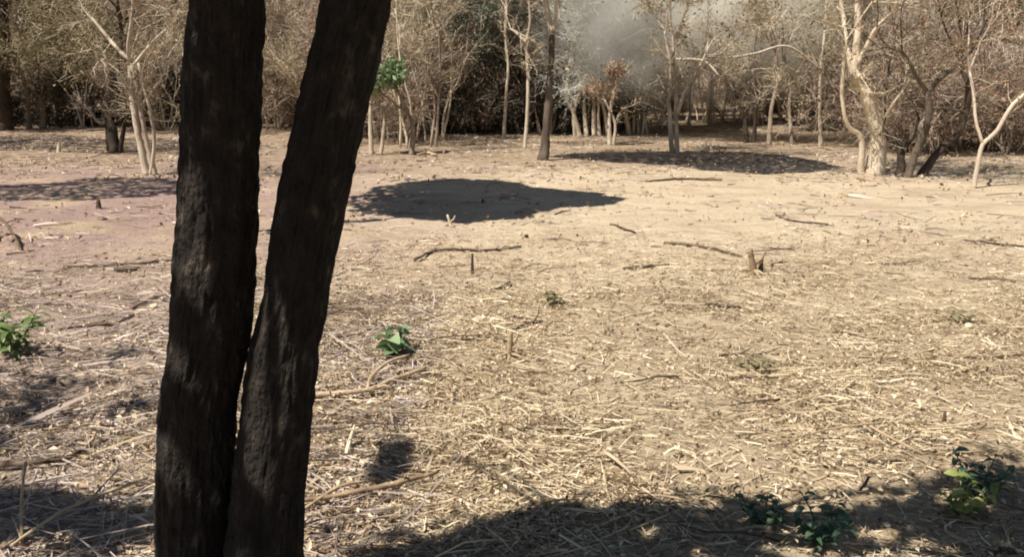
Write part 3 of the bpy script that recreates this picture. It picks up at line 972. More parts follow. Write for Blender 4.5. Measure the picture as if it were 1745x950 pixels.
hero('splayed_tree', 'blackened upright stem with a bent side limb at the splayed tree foot',
     [([(1534, 300, 14), (1535, 272, 13), (1534, 250, 11), (1517, 238, 8), (1505, 220, 6)], 0.1, 1), ([(1536, 262, 7), (1542, 246, 6), (1555, 238, 5), (1566, 200, 4)], -0.1, 1)], 'bark_brown', 'twig_brown', 'leaf_dead', 219, leaves=0.4, extra=False, thin=1.0, per=10)
hero('splayed_tree', 'dark limb rising to the right out of the splayed tree foot',
     [([(1567, 300, 15), (1588, 272, 13), (1608, 249, 11), (1634, 226, 12), (1648, 182, 11), (1650, 150, 9), (1640, 118, 7)], 0.2, 3)], 'bark_brown', 'twig_brown', 'leaf_dead', 220, leaves=0.5, extra=False, thin=1.0, per=12)
hero('crooked_sapling', 'thin crooked pale sapling near the right edge bending out of the picture',
     [([(1659, 318, 10), (1668, 272, 10), (1675, 246, 10), (1700, 221, 10), (1720, 186, 9), (1746, 160, 9), (1778, 138, 8)], 0.0, 2),
      ([(1675, 246, 8), (1663, 205, 7), (1660, 165, 7), (1652, 120, 5)], 0.2, 3)], 'bark_pale', 'twig_tan', 'leaf_dead', 221, leaves=1.2)

# ------------------------------------------------------------------ thicket behind
rng = np.random.default_rng(55)


def front(x, y):
    px = 872.5 + FPX * x / max(y, 1)
    return np.interp(px, [-200, 300, 600, 720, 900, 1050, 1200, 1400, 1500, 1745, 2000], [28, 28, 21, 21.5, 25, 23.5, 29, 28.5, 22, 21, 19.5])


def scatter(n, spacing, y0=18.0, y1=42.0, off=0.0, power=1.6):
    pts = []
    tries = 0
    while len(pts) < n and tries < 60000:
        tries += 1
        y = y0 + (y1 - y0) * rng.random() ** power
        x = rng.uniform(-1, 1) * (y * 0.64 + 3)
        if y < front(x, y) + off:
            continue
        if any((x - a) ** 2 + (y - b) ** 2 < spacing ** 2 for a, b in pts[-400:]):
            continue
        pts.append((x, y))
    return pts


LAB = {'pale': ('slender_tree', 'slender pale tree', 'tree'), 'grey': ('slender_tree', 'slender brown dead-leaved tree', 'tree'),
       'shrub': ('shrub', 'bushy brown dead-leaved shrub', 'shrub'), 'olive': ('olive_tree', 'dry olive-leaved tree', 'tree'),
       'blue': ('green_tree', 'dull blue-green tree', 'tree'), 'beige': ('bleached_tree', 'bleached beige twiggy tree', 'tree'),
       'haze': ('hazy_tree', 'hazy pale grey twiggy tree', 'tree'), 'dark': ('shade_filler_bush', 'dark evergreen bush', 'bush'), 'pole': ('pole_clump', 'clump of thin upright pale poles', 'pole clump')}
ZONES = [(40, 'beside the thick dark trunk at the left edge'), (140, 'around the elbowed slender tree at left'), (330, 'behind the pale braided tree'),
         (620, 'behind the twin trunks'), (735, 'behind the small green sapling'), (830, 'left of the straight thin stem in the dark gap'),
         (912, 'just left of the central tree'), (1030, 'behind the curved pale stem clump'),
         (1120, 'left of the pale double-stemmed tree'), (1210, 'behind the pale double-stemmed tree'), (1300, 'around the thin reddish stem'),
         (1420, 'left of the big pale leaning tree'), (1520, 'behind the big pale leaning tree'), (1640, 'behind the splayed dark-footed stems'),
         (9999, 'around the crooked sapling at the right edge')]


def plantit(k, x, y, s):
    px = 872.5 + FPX * x / y
    zone = next(z for lim, z in ZONES if px < lim)
    nm, lb, ct = LAB[k]
    dep = 'deep in the thicket' if y > 31 else 'in the thicket'
    label = lb + ' ' + dep + ', ' + zone
    if len(label.split()) > 16:
        label = lb + ', ' + zone
    o = put(k, int(rng.integers(0, 9)), x, y, rng.uniform(0, 6.28), s, nm, label, ct, lb + ' ' + zone)
    if y < 25:
        FRONT.setdefault((lb, zone), []).append((px, o))


FRONT = {}
ORD = ['leftmost', 'second', 'third', 'fourth', 'fifth', 'sixth', 'seventh', 'eighth', 'ninth', 'tenth']
for i, (x, y) in enumerate(scatter(165, 0.95)):
    px = 872.5 + FPX * x / y
    u = rng.random()
    if px < 320:
        k = 'olive' if u < 0.25 else ('grey' if u < 0.6 else ('pale' if u < 0.75 else 'dark'))
    elif px < 960:
        k = 'grey' if u < 0.35 else ('blue' if u < 0.6 else 'pale')
    elif px < 1150:
        k = 'pale' if u < 0.35 else ('haze' if u < 0.85 else 'grey')
    elif px < 1440:
        k = 'pale' if u < 0.35 else ('beige' if u < 0.9 else 'olive')
    else:
        k = 'olive' if u < 0.35 else ('pale' if u < 0.65 else 'grey')
    plantit(k, x, y, rng.uniform(0.75, 1.15))
for (x, y) in scatter(115, 0.6, 18, 31, -1.0, 1.5):
    plantit('pole', x, y, rng.uniform(0.7, 1.15))
for (x, y) in scatter(105, 0.9, 18, 40, 0.9, 1.3):
    plantit('shrub', x, y, rng.uniform(0.55, 1.15))
for k, lst in {'shrub': [(1500, 19.8), (1545, 19.0), (1590, 18.6), (1625, 19.4), (1680, 18.8), (1715, 18.2), (1742, 19.0), (1660, 20.2), (1570, 20.4), (1700, 20.6), (700, 21.5)], 'haze': [(1000, 24.2), (1035, 23.6), (1070, 24.0), (1100, 24.8), (1050, 26)], 'blue': [(770, 25), (830, 26), (880, 27), (950, 26), (720, 26), (800, 28)],
               'beige': [(1165, 29.4), (1205, 29.0), (1245, 29.8), (1285, 29.1), (1325, 29.7), (1365, 29.0), (1400, 29.8), (1435, 29.4), (1225, 31), (1345, 31.5)],
               'olive': [(60, 27), (150, 28), (280, 26), (1560, 25), (1640, 24), (1720, 25)],
               'dark': [(765, 25), (800, 24.4), (840, 25.2), (820, 27), (880, 27.5), (950, 25), (1010, 25.2),  # added bushes that fill the shaded hollows of the thicket
                        (150, 29), (215, 28.5), (270, 30), (480, 30), (25, 28.6), (60, 30), (105, 28.2), (185, 29.6), (290, 28.4), (5, 31)]}.items():
    for (px, y) in lst:
        plantit(k, (px - 872.5) / FPX * y, y, rng.uniform(0.85, 1.1))

for (lb, zone), lst in FRONT.items():          # front-row ones can be told apart by their order
    lst.sort(key=lambda q: q[0])
    for i, (px, o) in enumerate(lst):
        if len(lst) == 1:
            o['label'] = lb + ' at the thicket front, ' + zone
        elif i < len(ORD):
            o['label'] = ('leftmost front ' + lb if i == 0 else ORD[i] + ' front ' + lb + ' from left') + ', ' + zone
        if len(o['label'].split()) > 16:
            o['label'] = o['label'].replace('bushy ', '').replace('dead-leaved ', '').replace('twiggy ', '').replace(' from left', '').replace('evergreen ', '').replace('slender ', '').replace('upright ', '').replace(' in the dark gap', '')

# the wood beyond: reads as one mass
mb = MB()
n = 520
X = rng.uniform(-1, 1, n)
Y = rng.uniform(42, 85, n)
X = X * (Y * 0.75 + 8)
Z = gh(X, Y)
for x, y, z in zip(X, Y, Z):
    h = rng.uniform(5, 9)
    p = np.array([[x, y, z - .1], [x + rng.normal() * .15, y, z + h * .35], [x + rng.normal() * .4, y + rng.normal() * .3, z + h * .7], [x + rng.normal() * .7, y, z + h]])
    tube(mb, p, np.array([.11, .085, .06, .02]) * rng.uniform(.7, 1.5), 5, 0)
n = 150000
X = rng.uniform(-1, 1, n)
Y = rng.uniform(38, 85, n)
X = X * (Y * 0.75 + 8)
zt = rng.random(n) ** 0.8 * 9
keep = (fbm(X * .35 + 4, zt * .5 + Y * .2, 3) > 0.40) | (zt < 1.2)
X, Y, zt = X[keep], Y[keep], zt[keep]
P = np.stack([X, Y, gh(X, Y) + zt], 1)
k = len(P) * 2 // 3
s = rng.uniform(.10, .24, k)
leaf_quads(mb, rng, P[:k], s, s * .6, 1, 0.2)
D = rng.normal(size=(len(P) - k, 3)) + [0, 0, .5]
ribbons(mb, rng, P[k:], D, rng.uniform(.5, 1.4, len(P) - k), rng.uniform(.015, .035, len(P) - k), 2)
tag(link('far_wood', mb.mesh('far_wood', ['bark_grey', 'leaf_olive', 'twig_tan'], False)), 'dense dry wood beyond the thicket, seen as one mass', 'woodland', kind='stuff')


# ------------------------------------------------------------------ litter on the ground
rng = np.random.default_rng(77)


def strew(n, poly_fn, ymin, ymax, ln, w, lift, mats, name, label, leafy=0.35, power=1.0, clump=0.4, lo=0.05):
    Yv = ymin + (ymax - ymin) * rng.random(n * 3) ** power
    Xv = rng.uniform(-1, 1, n * 3) * (Yv * 0.66 + 0.8)
    d = poly_fn(Xv, Yv) * np.clip((fbm(Xv * 1.3 + 5, Yv * 1.3, 4) - clump) * 4 + 0.45, lo, 1)
    k = rng.random(n * 3) < d
    Xv, Yv = Xv[k][:n], Yv[k][:n]
    m_ = len(Xv)
    a = rng.normal(0.05, 0.75, m_)                       # lying mostly across the view, some any way
    a = np.where(rng.random(m_) < 0.35, rng.uniform(0, PI, m_), a)
    L_ = np.exp(rng.normal(math.log(ln), 0.62, m_)).clip(0.015, 0.6)
    D = np.stack([np.cos(a), np.sin(a), np.zeros(m_)], 1)
    P0 = np.stack([Xv, Yv, np.zeros(m_)], 1)
    E = P0 + D * L_[:, None]
    z0 = gh(P0[:, 0], P0[:, 1])
    z1 = gh(E[:, 0], E[:, 1])
    lf = rng.random(m_) ** 2 * lift + 0.003
    tilt = rng.normal(0, 0.10, m_) * L_
    P0[:, 2] = z0 + lf + np.maximum(-tilt, 0)
    E[:, 2] = z1 + lf + np.maximum(tilt, 0)
    mb = MB()
    ns = int(m_ * (1 - leafy))
    ribbons(mb, rng, P0[:ns], (E - P0)[:ns], L_[:ns], np.exp(rng.normal(-.1, .45, ns)) * w, 0, 0.06)
    c = P0[ns:]
    c[:, 2] += 0.004
    s = rng.uniform(.6, 1.5, m_ - ns) * w * 5.5
    leaf_quads(mb, rng, c, s, s * rng.uniform(.35, .7, m_ - ns), 1, 1.6)
    tag(link(name, mb.mesh(name, mats, False)), label, 'litter', kind='stuff')


strew(98000, lambda x, y: np.clip((9.4 - y) / 3.6, 0.05, 1) * (0.35 + 0.65 * (x > -1.6 + 0.3 * np.sin(y * 3))), 2.2, 9.5, 0.066, 0.0040, 0.02,
      ['straw', 'litter'], 'straw_litter', 'dry yellow straw and leaf bits covering the near ground', 0.38, 1.25, 0.4, 0.3)
strew(28000, lambda x, y: np.clip((7.8 - y) / 2.5, 0.02, 1) * (x < -0.5) * 1.0, 2.2, 8.0, 0.12, 0.0052, 0.022,
      ['mauve', 'litter'], 'grey_litter', 'grey straw and twigs on the ground at left', 0.3, 1.2, 0.4, 0.3)
strew(22000, lambda x, y: 0.38 + 0.62 * (y > 13.5), 8.0, 34, 0.15, 0.010, 0.03,  # sparser, longer pieces farther out
      ['mauve', 'litter'], 'scattered_litter', 'sparse dry twigs and leaves over the far sand', 0.45, 0.9, 0.45)


n = 4200
Yv = 4.0 + 13 * rng.random(n)
Xv = rng.uniform(-1, 1, n) * (Yv * 0.64 + 0.6)
k = rng.random(n) < np.clip((fbm(Xv * 0.9 + 31, Yv * 0.9, 4) - 0.42) * 6, 0.06, 1)
Xv, Yv = Xv[k], Yv[k]
n = len(Xv)
sz = np.exp(rng.normal(math.log(0.011), 0.45, n)).clip(0, 0.024) * (1 + Yv / 14)
o8 = np.array([[1, 0, 0], [0, 1, 0], [-1, 0, 0], [0, -1, 0], [0, 0, 0.8], [0, 0, -0.8]], float)
V = (o8[None] * (1 + 0.35 * rng.normal(size=(n, 6, 1)))) * sz[:, None, None]
ca, sa = np.cos(rng.uniform(0, 6, n)), np.sin(rng.uniform(0, 6, n))
V = np.stack([V[..., 0] * ca[:, None] - V[..., 1] * sa[:, None], V[..., 0] * sa[:, None] + V[..., 1] * ca[:, None], V[..., 2]], -1)
V += np.stack([Xv, Yv, gh(Xv, Yv) + sz * 0.15], 1)[:, None, :]
F8 = np.array([[0, 1, 4, 4], [1, 2, 4, 4], [2, 3, 4, 4], [3, 0, 4, 4], [1, 0, 5, 5], [2, 1, 5, 5], [3, 2, 5, 5], [0, 3, 5, 5]])
mb = MB()
mb.add(V.reshape(-1, 3), (np.arange(n)[:, None, None] * 6 + F8[None]).reshape(-1, 4))
tag(link('soil_clods', mb.mesh('soil_clods', ['ground'], True)), 'crumbs and small clods of dry sandy soil', 'soil', kind='stuff')


# ------------------------------------------------------------------ fallen sticks, each its own thing
def stick(pix, label, m='stick_dark', lift=0.0, group=None, forks=(), name='fallen_stick', cat='stick', twigs=2, seed=0, lifts=None):
    rng = np.random.default_rng(500 + seed)
    P, R = [], []
    for i, (px, py, w) in enumerate(pix):
        g = gnd(px, py)
        rr = w / 2 / FPX * g[1] * (0.95 if m == 'stick_pale' else 0.7)
        P.append([g[0], g[1], gz(*g) + rr * 0.9 + lift + (0.022 if m == 'stick_pale' else 0.006) + (lifts[i] if lifts else 0)])
        R.append(rr)
    b = np.array(P[0])
    mb = MB()
    p, r = smooth_line(P, R, 0.04)
    p[1:-1] += rng.normal(size=p[1:-1].shape) * (r[1:-1, None] * 0.2)
    p[:, 2] = np.maximum(p[:, 2], gh(p[:, 0], p[:, 1]) + r * 0.6)
    tube(mb, p, r, 7, 0, 0.35, rng)
    for k in range(twigs):
        i = rng.integers(1, len(p) - 1)
        d = unit(p[i] - p[i - 1]) + rng.normal(size=3) * 0.6
        d[2] = abs(d[2]) * 0.4
        q = p[i] + d * rng.uniform(.05, .16)
        pp, r2 = smooth_line([p[i], (p[i] + q) / 2 + rng.normal(size=3) * .008, q], [r[i] * .6, r[i] * .45, r[i] * .25], 0.03)
        tube(mb, pp, r2, 5, 0)
    o = link(name, None, None, b)
    o.data = None
    bpy.data.objects.remove(o)
    o = link(name, mb.mesh(name, [m], True, b), None, b)
    tag(o, label, cat, group)
    for f in forks:
        Pf, Rf = [], []
        for i, (px, py, w, lz) in enumerate(f):
            g = gnd(px, py)
            rr = w / 2 / FPX * g[1]
            Pf.append([g[0], g[1], gz(*g) + rr + lz + 0.022])
            Rf.append(rr)
        pf, rf = smooth_line(Pf, Rf, 0.04)
        m2 = MB()
        tube(m2, pf, rf, 7, 0, 0.3, rng)
        link('branch', m2.mesh('branch', [m], True, b), o)
    return o


stick([(515, 688, 11), (575, 684, 11), (632, 678, 10), (680, 656, 9), (726, 636, 7)], 'forked pale branch lying right of the twin trunks', 'stick_pale', 0.01,
      forks=[[(626, 680, 7, .01), (634, 660, 7, .03), (662, 634, 6, .03), (697, 617, 5, .01)]], seed=1)
stick([(505, 874, 8), (570, 866, 9), (640, 858, 12), (690, 846, 11), (745, 832, 8)], 'thick pale branch on the straw below the small dark shadow spot', 'stick_pale', 0.02,
      forks=[[(520, 880, 6, .01), (580, 858, 7, .03), (628, 842, 5, .02)]], seed=2)
stick([(-30, 806, 17), (50, 806, 16), (110, 792, 13), (160, 772, 10), (198, 758, 7)], 'long dark bent branch lying across the grey litter at lower left', 'stick_dark', 0.01, seed=3)
stick([(20, 948, 7), (110, 900, 7), (180, 866, 6), (255, 835, 5)], 'thin pale stick slanting across the dark shadow at lower left', 'stick_pale', 0.03, seed=4)
stick([(38, 938, 7), (45, 900, 6), (54, 868, 5)], 'short pale upright twig at the lower left corner', 'stick_pale', 0.01, seed=5, lifts=[0, .08, .14])
stick([(108, 453, 7), (180, 449, 7), (250, 446, 6), (305, 441, 4)], 'long straight dark stick on the pink soil left of the twin trunks', 'stick_dark', seed=6)
stick([(-25, 428, 9), (-8, 405, 8), (14, 408, 7), (37, 428, 6)], 'dark arched stick at the left edge on the pink soil', 'stick_dark', seed=7, lifts=[0, .16, .12, 0])
stick([(196, 458, 9), (214, 460, 10), (238, 457, 7)], 'short dark piece of wood under the long straight stick', 'stick_dark', seed=8, twigs=0)
stick([(225, 522, 7), (252, 511, 7), (285, 502, 6)], 'dark stick touching the left trunk edge at mid height', 'stick_dark', seed=9)
stick([(100, 556, 5), (150, 552, 6), (192, 548, 6), (228, 538, 8)], 'dark twig beside the green plant at left', 'stick_dark', seed=10)
stick([(706, 440, 7), (745, 430, 7), (800, 427, 6), (850, 424, 6), (888, 421, 5)], 'long dark wavy stick below the round shadow', 'stick_dark', seed=11)
stick([(1040, 382, 5), (1060, 388, 6), (1082, 394, 5)], 'tiny dark stick at the right end of the round shadow', 'stick_dark', seed=12, twigs=0)
stick([(1132, 412, 6), (1168, 418, 8), (1200, 424, 7), (1232, 432, 6), (1264, 442, 4)], 'dark knobbly stick pointing at the small pale stump', 'stick_dark', seed=13)
stick([(1062, 462, 6), (1100, 459, 8), (1140, 455, 6)], 'dark short stick on sand left of the small stump', 'stick_dark', seed=14)
stick([(1322, 370, 5), (1345, 379, 5), (1380, 382, 4), (1412, 382, 3)], 'thin curved stick on the bright sand right of centre', 'stick_dark', seed=15)
stick([(880, 745, 7), (920, 744, 7), (975, 738, 6)], 'dark straight stick in the straw right of the thick pale branch', 'stick_dark', seed=16)
stick([(1226, 612, 7), (1260, 608, 8), (1300, 606, 6)], 'dark stick lying over the sparse green tuft', 'stick_dark', seed=17)
stick([(1560, 612, 5), (1620, 609, 7), (1690, 613, 5), (1760, 607, 4)], 'long thin dark stick near the right edge at mid height', 'stick_dark', seed=18)
stick([(835, 498, 7), (858, 494, 8), (872, 489, 6)], 'dark chunky stick on the litter edge above the stub with roots', 'stick_dark', seed=19, twigs=1)
stick([(760, 590, 5), (820, 582, 6), (868, 588, 6)], 'rooty brown stick left of the stub with roots', 'stick_dark', seed=20, lift=0.01)
stick([(872, 566, 6), (900, 556, 7), (925, 551, 5)], 'dark stick behind the stub with roots', 'stick_dark', seed=21)
stick([(1400, 716, 5), (1470, 742, 5), (1530, 776, 5), (1572, 798, 4)], 'long pale stalk slanting to the lower right', 'stick_pale', 0.03, seed=22)
stick([(1380, 768, 4), (1440, 755, 4), (1500, 742, 4)], 'thin pale stalk crossing the long slanting stalk', 'stick_pale', 0.04, seed=23, twigs=0)
stick([(1028, 792, 7), (1050, 806, 7), (1075, 828, 6)], 'short pale stick above the big shadow edge', 'stick_pale', 0.01, seed=24, twigs=0)
stick([(590, 800, 12), (598, 785, 13), (606, 768, 5)], 'pale split wood sliver standing in straw beside the right trunk', 'chip', 0.0, seed=25, twigs=0, lifts=[0, .03, .08])
stick([(1420, 560, 5), (1460, 566, 6), (1500, 572, 5), (1540, 578, 4)], 'thin brown stick right of centre on litter', 'stick_dark', seed=26)
stick([(1190, 520, 7), (1225, 526, 8), (1262, 528, 6)], 'dark short stick below the small pale stump', 'stick_dark', seed=27)
stick([(1650, 480, 5), (1690, 482, 6), (1730, 487, 5)], 'dark stick near the right edge on bright sand', 'stick_dark', seed=28)
stick([(1640, 413, 4), (1700, 418, 5), (1760, 421, 5)], 'thin stick at the right edge beyond the bright sand', 'stick_dark', seed=29)
stick([(712, 267, 4), (728, 264, 5), (744, 267, 4)], 'short pale log piece at the foot of the green sapling', 'stick_pale', seed=30, twigs=1)
stick([(1100, 312, 4), (1160, 308, 6), (1230, 310, 5)], 'long brown stick on the sand below the second shadow', 'stick_dark', seed=31)

# lesser sticks, nothing tells them apart
k = 0
rng = np.random.default_rng(91)
base_meshes = []
for s in range(7):
    mb = MB()
    L0 = rng.uniform(.25, .6)
    pts = np.array([[0, 0, 0], [L0 * .33, rng.normal() * .03, .008], [L0 * .66, rng.normal() * .04, .004], [L0, rng.normal() * .04, 0.006]])
    p, r = smooth_line(pts, np.array([.007, .006, .0045, .002]) * rng.uniform(.6, 1.3), .05)
    tube(mb, p, r, 6, 0, 0.3, rng)
    i = len(p) // 2
    q = p[i] + [L0 * .2, rng.choice([-1, 1]) * L0 * .15, .02]
    tube(mb, np.array([p[i], (p[i] + q) / 2, q]), np.array([.004, .003, .002]), 5, 0)
    base_meshes.append((mb.mesh('stick_piece', ['stick_dark']), mb.mesh('stick_piece', ['stick_pale'])))
for s in range(130):
    y = 2.8 + 15 * rng.random() ** 1.3
    x = rng.uniform(-1, 1) * (y * 0.6)
    if y > 9 and rng.random() < 0.5:
        continue
    dk = rng.random() < 0.6
    o = link('loose_stick', base_meshes[rng.integers(0, 7)][0 if dk else 1], None, (x, y, gz(x, y) + 0.012), (rng.normal() * .05, rng.normal() * .06, rng.normal(0, .5) + (PI if rng.random() < .5 else 0)),
             [rng.uniform(.45, 1.1) * (1 if y < 8 else .8)] * 3)
    px = 872.5 + FPX * x / y
    zx = 'left of the twin trunks' if px < 300 else ('beside or behind the twin trunks' if px < 620 else ('below the round shadow' if px < 1080 else ('towards the right edge' if px > 1400 else 'right of the round shadow')))
    zy = 'in the near straw litter' if y < 5 else ('on the middle ground' if y < 9 else 'on the far sand')
    lb = ('loose dark dead stick ' if dk else 'loose pale dead stick ') + zy + ', ' + zx
    tag(o, lb, 'stick', 'loose sticks ' + zy + ', ' + zx)


# ------------------------------------------------------------------ stubs and stumps
def stub(px, py, h, w, label, m, seed, lean=(0, 0), roots=4, name='cut_stub', side=True):
    rng = np.random.default_rng(700 + seed)
    g = gnd(px, py)
    b = np.array([g[0], g[1], gz(*g)])
    s = g[1] / FPX
    H, R = h * s, w / 2 * s
    o = link(name, None, None, b)
    tag(o, label, 'stub')
    mb = MB()
    p, r = smooth_line([[0, 0, -.03], [0, 0, .01], [lean[0] * H * .5, lean[1] * H * .5, H * .5], [lean[0] * H, lean[1] * H, H]], [R * 1.5, R * 1.2, R, R * .75], .02)
    tube(mb, p, r, 8, 0, 0.3, rng)
    link('stem', mb.mesh('stem', [m]), o)
    if side:
        mb = MB()
        tube(mb, np.array([[0, 0, H * .35], [R * 2.2, 0, H * .6], [R * 3.2, -R, H * .95]]), np.array([R * .6, R * .5, R * .3]), 6)
        link('side_shoot', mb.mesh('side_shoot', [m]), o)
    for k in range(roots):
        a = rng.uniform(0, 2 * PI)
        mb = MB()
        ln = R * rng.uniform(5, 10)
        tube(mb, np.array([[0, 0, R], [math.cos(a) * ln * .4, math.sin(a) * ln * .4, R * 1.1], [math.cos(a) * ln, math.sin(a) * ln, R * .1]]), np.array([R * .7, R * .5, R * .25]), 6, 0, .2, rng)
        link('root', mb.mesh('root', [m]), o)
    return o


stub(868, 612, 46, 10, 'broken stub with bent roots in the middle of the litter', 'stick_pale', 1, (0.05, 0), 5)
stub(1284, 470, 44, 11, 'small pale stump with broken prongs on the bright sand', 'stick_pale', 2, (-.2, 0), 4)
stub(1296, 468, 26, 8, 'dark short peg beside the small pale stump', 'stick_dark', 3, (0, 0), 0, 'cut_stub', False)
stub(805, 462, 36, 5, 'thin upright twig standing in sand under the long wavy stick', 'stick_dark', 4, (0, 0), 0, 'upright_twig', False)
stub(1607, 728, 22, 7, 'dark peg standing in brown litter near the right edge', 'stick_dark', 5, (.05, 0), 0, 'cut_stub', False)
stub(1468, 840, 30, 7, 'dark hooked peg at the edge of the big foreground shadow', 'stick_dark', 6, (.35, 0), 0, 'cut_stub', False)
stub(768, 384, 18, 5, 'pale twig tip at the lower rim of the round shadow', 'chip', 7, (-.3, 0), 0, 'upright_twig', True)
stub(1238, 838, 20, 4, 'pale straw stalk upright near the big shadow edge', 'stick_pale', 8, (.1, 0), 0, 'upright_twig', True)
stub(168, 350, 16, 8, 'small dark post stub on the pink soil in front of the pale braided tree', 'stick_dark', 9, (0, 0), 0, 'cut_stub', False)
stub(100, 258, 16, 6, 'grey broken stub in the shade left of the leaning dark tree', 'bark_pale', 10, (.2, 0), 2)


def chunk(px, py, w, label, seed):
    rng = np.random.default_rng(800 + seed)
    g = gnd(px, py)
    s = g[1] / FPX * w / 2
    mb = MB()
    nu, nv = 9, 6
    v = [[0, 0, -1]] + [[math.cos(2 * PI * i / nu) * math.sin(PI * j / nv), math.sin(2 * PI * i / nu) * math.sin(PI * j / nv), -math.cos(PI * j / nv)] for j in range(1, nv) for i in range(nu)] + [[0, 0, 1]]
    v = np.array(v) * (1 + rng.normal(size=(len(v), 1)) * .16) * [s, s * .8, s * .62]
    f = [[0, 1 + (i + 1) % nu, 1 + i, 1 + i] for i in range(nu)]
    for j in range(nv - 2):
        for i in range(nu):
            a = 1 + j * nu
            f.append([a + i, a + (i + 1) % nu, a + nu + (i + 1) % nu, a + nu + i])
    a = 1 + (nv - 2) * nu
    f += [[len(v) - 1, a + i, a + (i + 1) % nu, a + (i + 1) % nu] for i in range(nu)]
    mb.add(v, f)
    tag(link('pale_stone', mb.mesh('pale_stone', ['chip'], False), None, (g[0], g[1], gz(*g) + s * .35), (0, 0, rng.uniform(0, 6))), label, 'stone')


chunk(976, 634, 16, 'small white stone on litter right of the stub with roots', 1)
chunk(1131, 798, 18, 'white stone chip just above the big foreground shadow', 2)
chunk(262, 521, 17, 'white stone chip left of the twin trunks', 3)
chunk(830, 762, 26, 'pale flat stone in the straw right of the dark spot', 4)
chunk(950, 770, 15, 'small pale stone between straw stalks near bottom centre', 5)
chunk(1650, 558, 18, 'pale stone near the right edge at mid height', 6)
chunk(742, 756, 12, 'tiny pale stone above the thick pale branch', 7)


# ------------------------------------------------------------------ green plants: every leaf a part
def leaf_mesh(name, m, ln, w, curl, n=6):
    mb = MB()
    t = np.linspace(0, 1, n)
    wd = w * np.sin(PI * np.clip(t * 0.93 + 0.05, 0, 1)) ** 0.8 * 0.5
    y = ln * t
    z = -curl * ln * t ** 2 + 0.12 * ln * np.sin(PI * t)
    v = np.stack([np.stack([-wd, y, z + wd * .35], 1), np.stack([0 * t, y, z], 1), np.stack([wd, y, z + wd * .35], 1)], 1).reshape(-1, 3)
    f = []
    for i in range(n - 1):
        a = i * 3
        f += [[a, a + 1, a + 4, a + 3], [a + 1, a + 2, a + 5, a + 4]]
    mb.add(v, f)
    return mb.mesh(name, [m])


def plant(px, py, label, m, seed, stems=4, per=6, height=0.2, ln=0.09, w=0.05, spread=0.5, name='green_plant', group=None):
    rng = np.random.default_rng(900 + seed)
    g = gnd(px, py)
    b = np.array([g[0], g[1], gz(*g)])
    root = link(name, None, None, b)
    tag(root, label, 'plant', group)
    lm = [leaf_mesh('leaf', m, ln * q, w * q, c) for q, c in ((1, .3), (.8, .5), (1.15, .15))]
    for s in range(stems):
        a = 2 * PI * s / stems + rng.normal() * .4
        d = np.array([math.cos(a) * spread, math.sin(a) * spread, 1.0])
        h = height * rng.uniform(.7, 1.15)
        p, r = smooth_line([[0, 0, -.01], d * h * .5 + rng.normal(size=3) * .01, d * h], [.004, .003, .0015], .02)
        mb = MB()
        tube(mb, p, r, 5)
        st = link('stem', mb.mesh('stem', [m]), root)
        for k in range(per):
            i = int(len(p) * (0.25 + 0.74 * k / per))
            az = a + k * 2.4 + rng.normal() * .4
            link('leaf', lm[rng.integers(0, 3)], st, p[i], Euler((rng.uniform(-.1, .7), rng.normal() * .35, az - PI / 2)))
    return root


plant(672, 606, 'small broad-leaved green seedling right of the twin trunks', 'leaf_green', 1, 5, 5, .17, .10, .07, .55)
plant(22, 604, 'bright green bushy plant at the left edge', 'leaf_bright', 2, 9, 9, .26, .10, .035, .6)
plant(1288, 628, 'sparse dull green tuft under a dark stick right of centre', 'leaf_olive', 3, 5, 4, .07, .07, .03, 1.2)
plant(1640, 880, 'yellow-green weed at the rim of the shadow at lower right', 'leaf_yellow', 4, 7, 7, .12, .05, .028, .8)
plant(1665, 850, 'dark green weed behind the yellow-green one at lower right', 'leaf_weed', 5, 8, 8, .13, .045, .025, .9)
plant(1395, 930, 'dark teal leafy weed in the shadow near the bottom edge', 'leaf_weed', 6, 9, 8, .13, .045, .024, .9)
plant(1300, 890, 'low dark green weed left of the teal weed in shadow', 'leaf_weed', 7, 8, 8, .10, .042, .022, 1.1)
plant(945, 520, 'faded grey-green tuft on the litter edge near the centre', 'leaf_olive', 13, 6, 5, .06, .08, .03, 1.5)
plant(1640, 545, 'faded olive tuft near the pale stone at right', 'leaf_olive', 14, 6, 4, .06, .08, .03, 1.5)


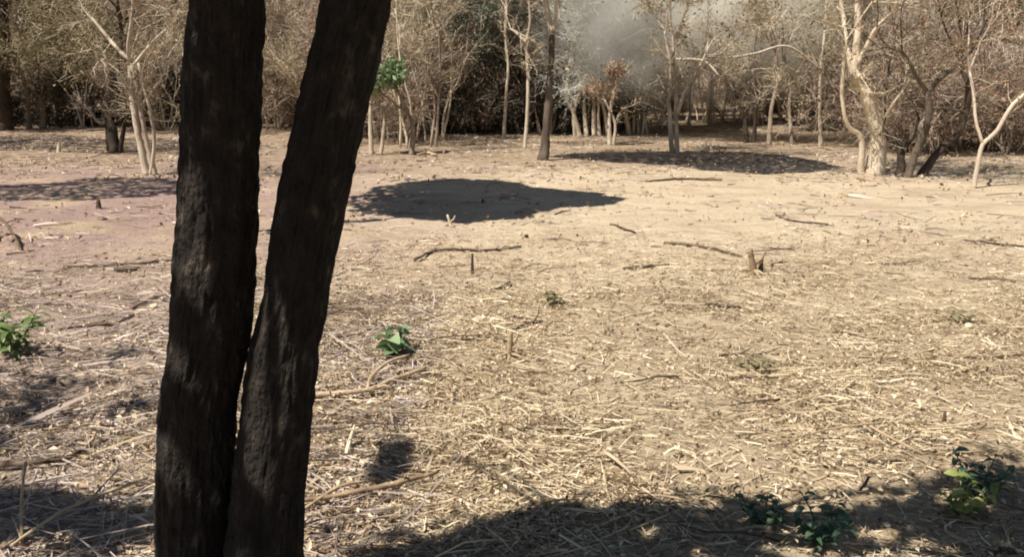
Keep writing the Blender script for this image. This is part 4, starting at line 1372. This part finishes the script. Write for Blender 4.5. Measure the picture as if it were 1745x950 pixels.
# ------------------------------------------------------------------ thin drifting smoke over the thicket
def smoke(px, py, Y, rx, ry, rz, dens, label, tint, off):
    c = at(px, py, Y)
    m = bpy.data.materials.new('drifting_smoke')
    m.use_nodes = True
    N, L = m.node_tree.nodes, m.node_tree.links
    N.remove(N['Principled BSDF'])
    pv = N.new('ShaderNodeVolumePrincipled')
    pv.inputs['Color'].default_value = (*tint, 1)
    tc = N.new('ShaderNodeTexCoord')
    ln = N.new('ShaderNodeVectorMath')
    ln.operation = 'LENGTH'
    L.new(tc.outputs['Object'], ln.inputs[0])
    fall = N.new('ShaderNodeMapRange')
    fall.interpolation_type = 'SMOOTHSTEP'
    fall.inputs['From Min'].default_value = 1.0
    fall.inputs['From Max'].default_value = 0.25
    L.new(ln.outputs['Value'], fall.inputs['Value'])
    mp = N.new('ShaderNodeMapping')
    mp.inputs['Scale'].default_value = (rx, ry, rz)
    mp.inputs['Location'].default_value = (off, 0, 0)
    L.new(tc.outputs['Object'], mp.inputs[0])
    no = N.new('ShaderNodeTexNoise')
    no.inputs['Scale'].default_value = 0.55
    no.inputs['Detail'].default_value = 4
    no.inputs['Distortion'].default_value = 0.6
    L.new(mp.outputs[0], no.inputs['Vector'])
    mr = N.new('ShaderNodeMapRange')
    mr.interpolation_type = 'SMOOTHSTEP'
    mr.inputs['From Min'].default_value = 0.32
    mr.inputs['From Max'].default_value = 0.70
    mr.inputs['To Max'].default_value = dens
    L.new(no.outputs['Fac'], mr.inputs['Value'])
    mu = N.new('ShaderNodeMath')
    mu.operation = 'MULTIPLY'
    L.new(fall.outputs[0], mu.inputs[0])
    L.new(mr.outputs[0], mu.inputs[1])
    L.new(mu.outputs[0], pv.inputs['Density'])
    L.new(pv.outputs[0], N['Material Output'].inputs['Volume'])
    nu, nv = 24, 12
    v = [[0, 0, -1]] + [[math.cos(2 * PI * i / nu) * math.sin(PI * j / nv), math.sin(2 * PI * i / nu) * math.sin(PI * j / nv), -math.cos(PI * j / nv)] for j in range(1, nv) for i in range(nu)] + [[0, 0, 1]]
    f = [[0, 1 + (i + 1) % nu, 1 + i, 1 + i] for i in range(nu)]
    for j in range(nv - 2):
        a = 1 + j * nu
        f += [[a + i, a + (i + 1) % nu, a + nu + (i + 1) % nu, a + nu + i] for i in range(nu)]
    a = 1 + (nv - 2) * nu
    f += [[len(v) - 1, a + i, a + (i + 1) % nu, a + (i + 1) % nu] for i in range(nu)]
    mb = MB()
    mb.add(np.array(v) * 1.03, f)
    me = mb.mesh('smoke', [])
    me.materials.append(m)
    tag(link('smoke', me, None, c, None, (rx, ry, rz)), label, 'smoke', kind='stuff')


smoke(1060, 25, 21.8, 2.9, 1.5, 2.3, 0.42, 'pale grey smoke drifting above the curved pale stems', (0.95, 0.95, 0.90), 3.0)
smoke(1300, -10, 22.4, 5.4, 2.0, 3.0, 1.1, 'thin beige smoke hanging above the long pale bough', (0.98, 0.94, 0.83), 11.0)
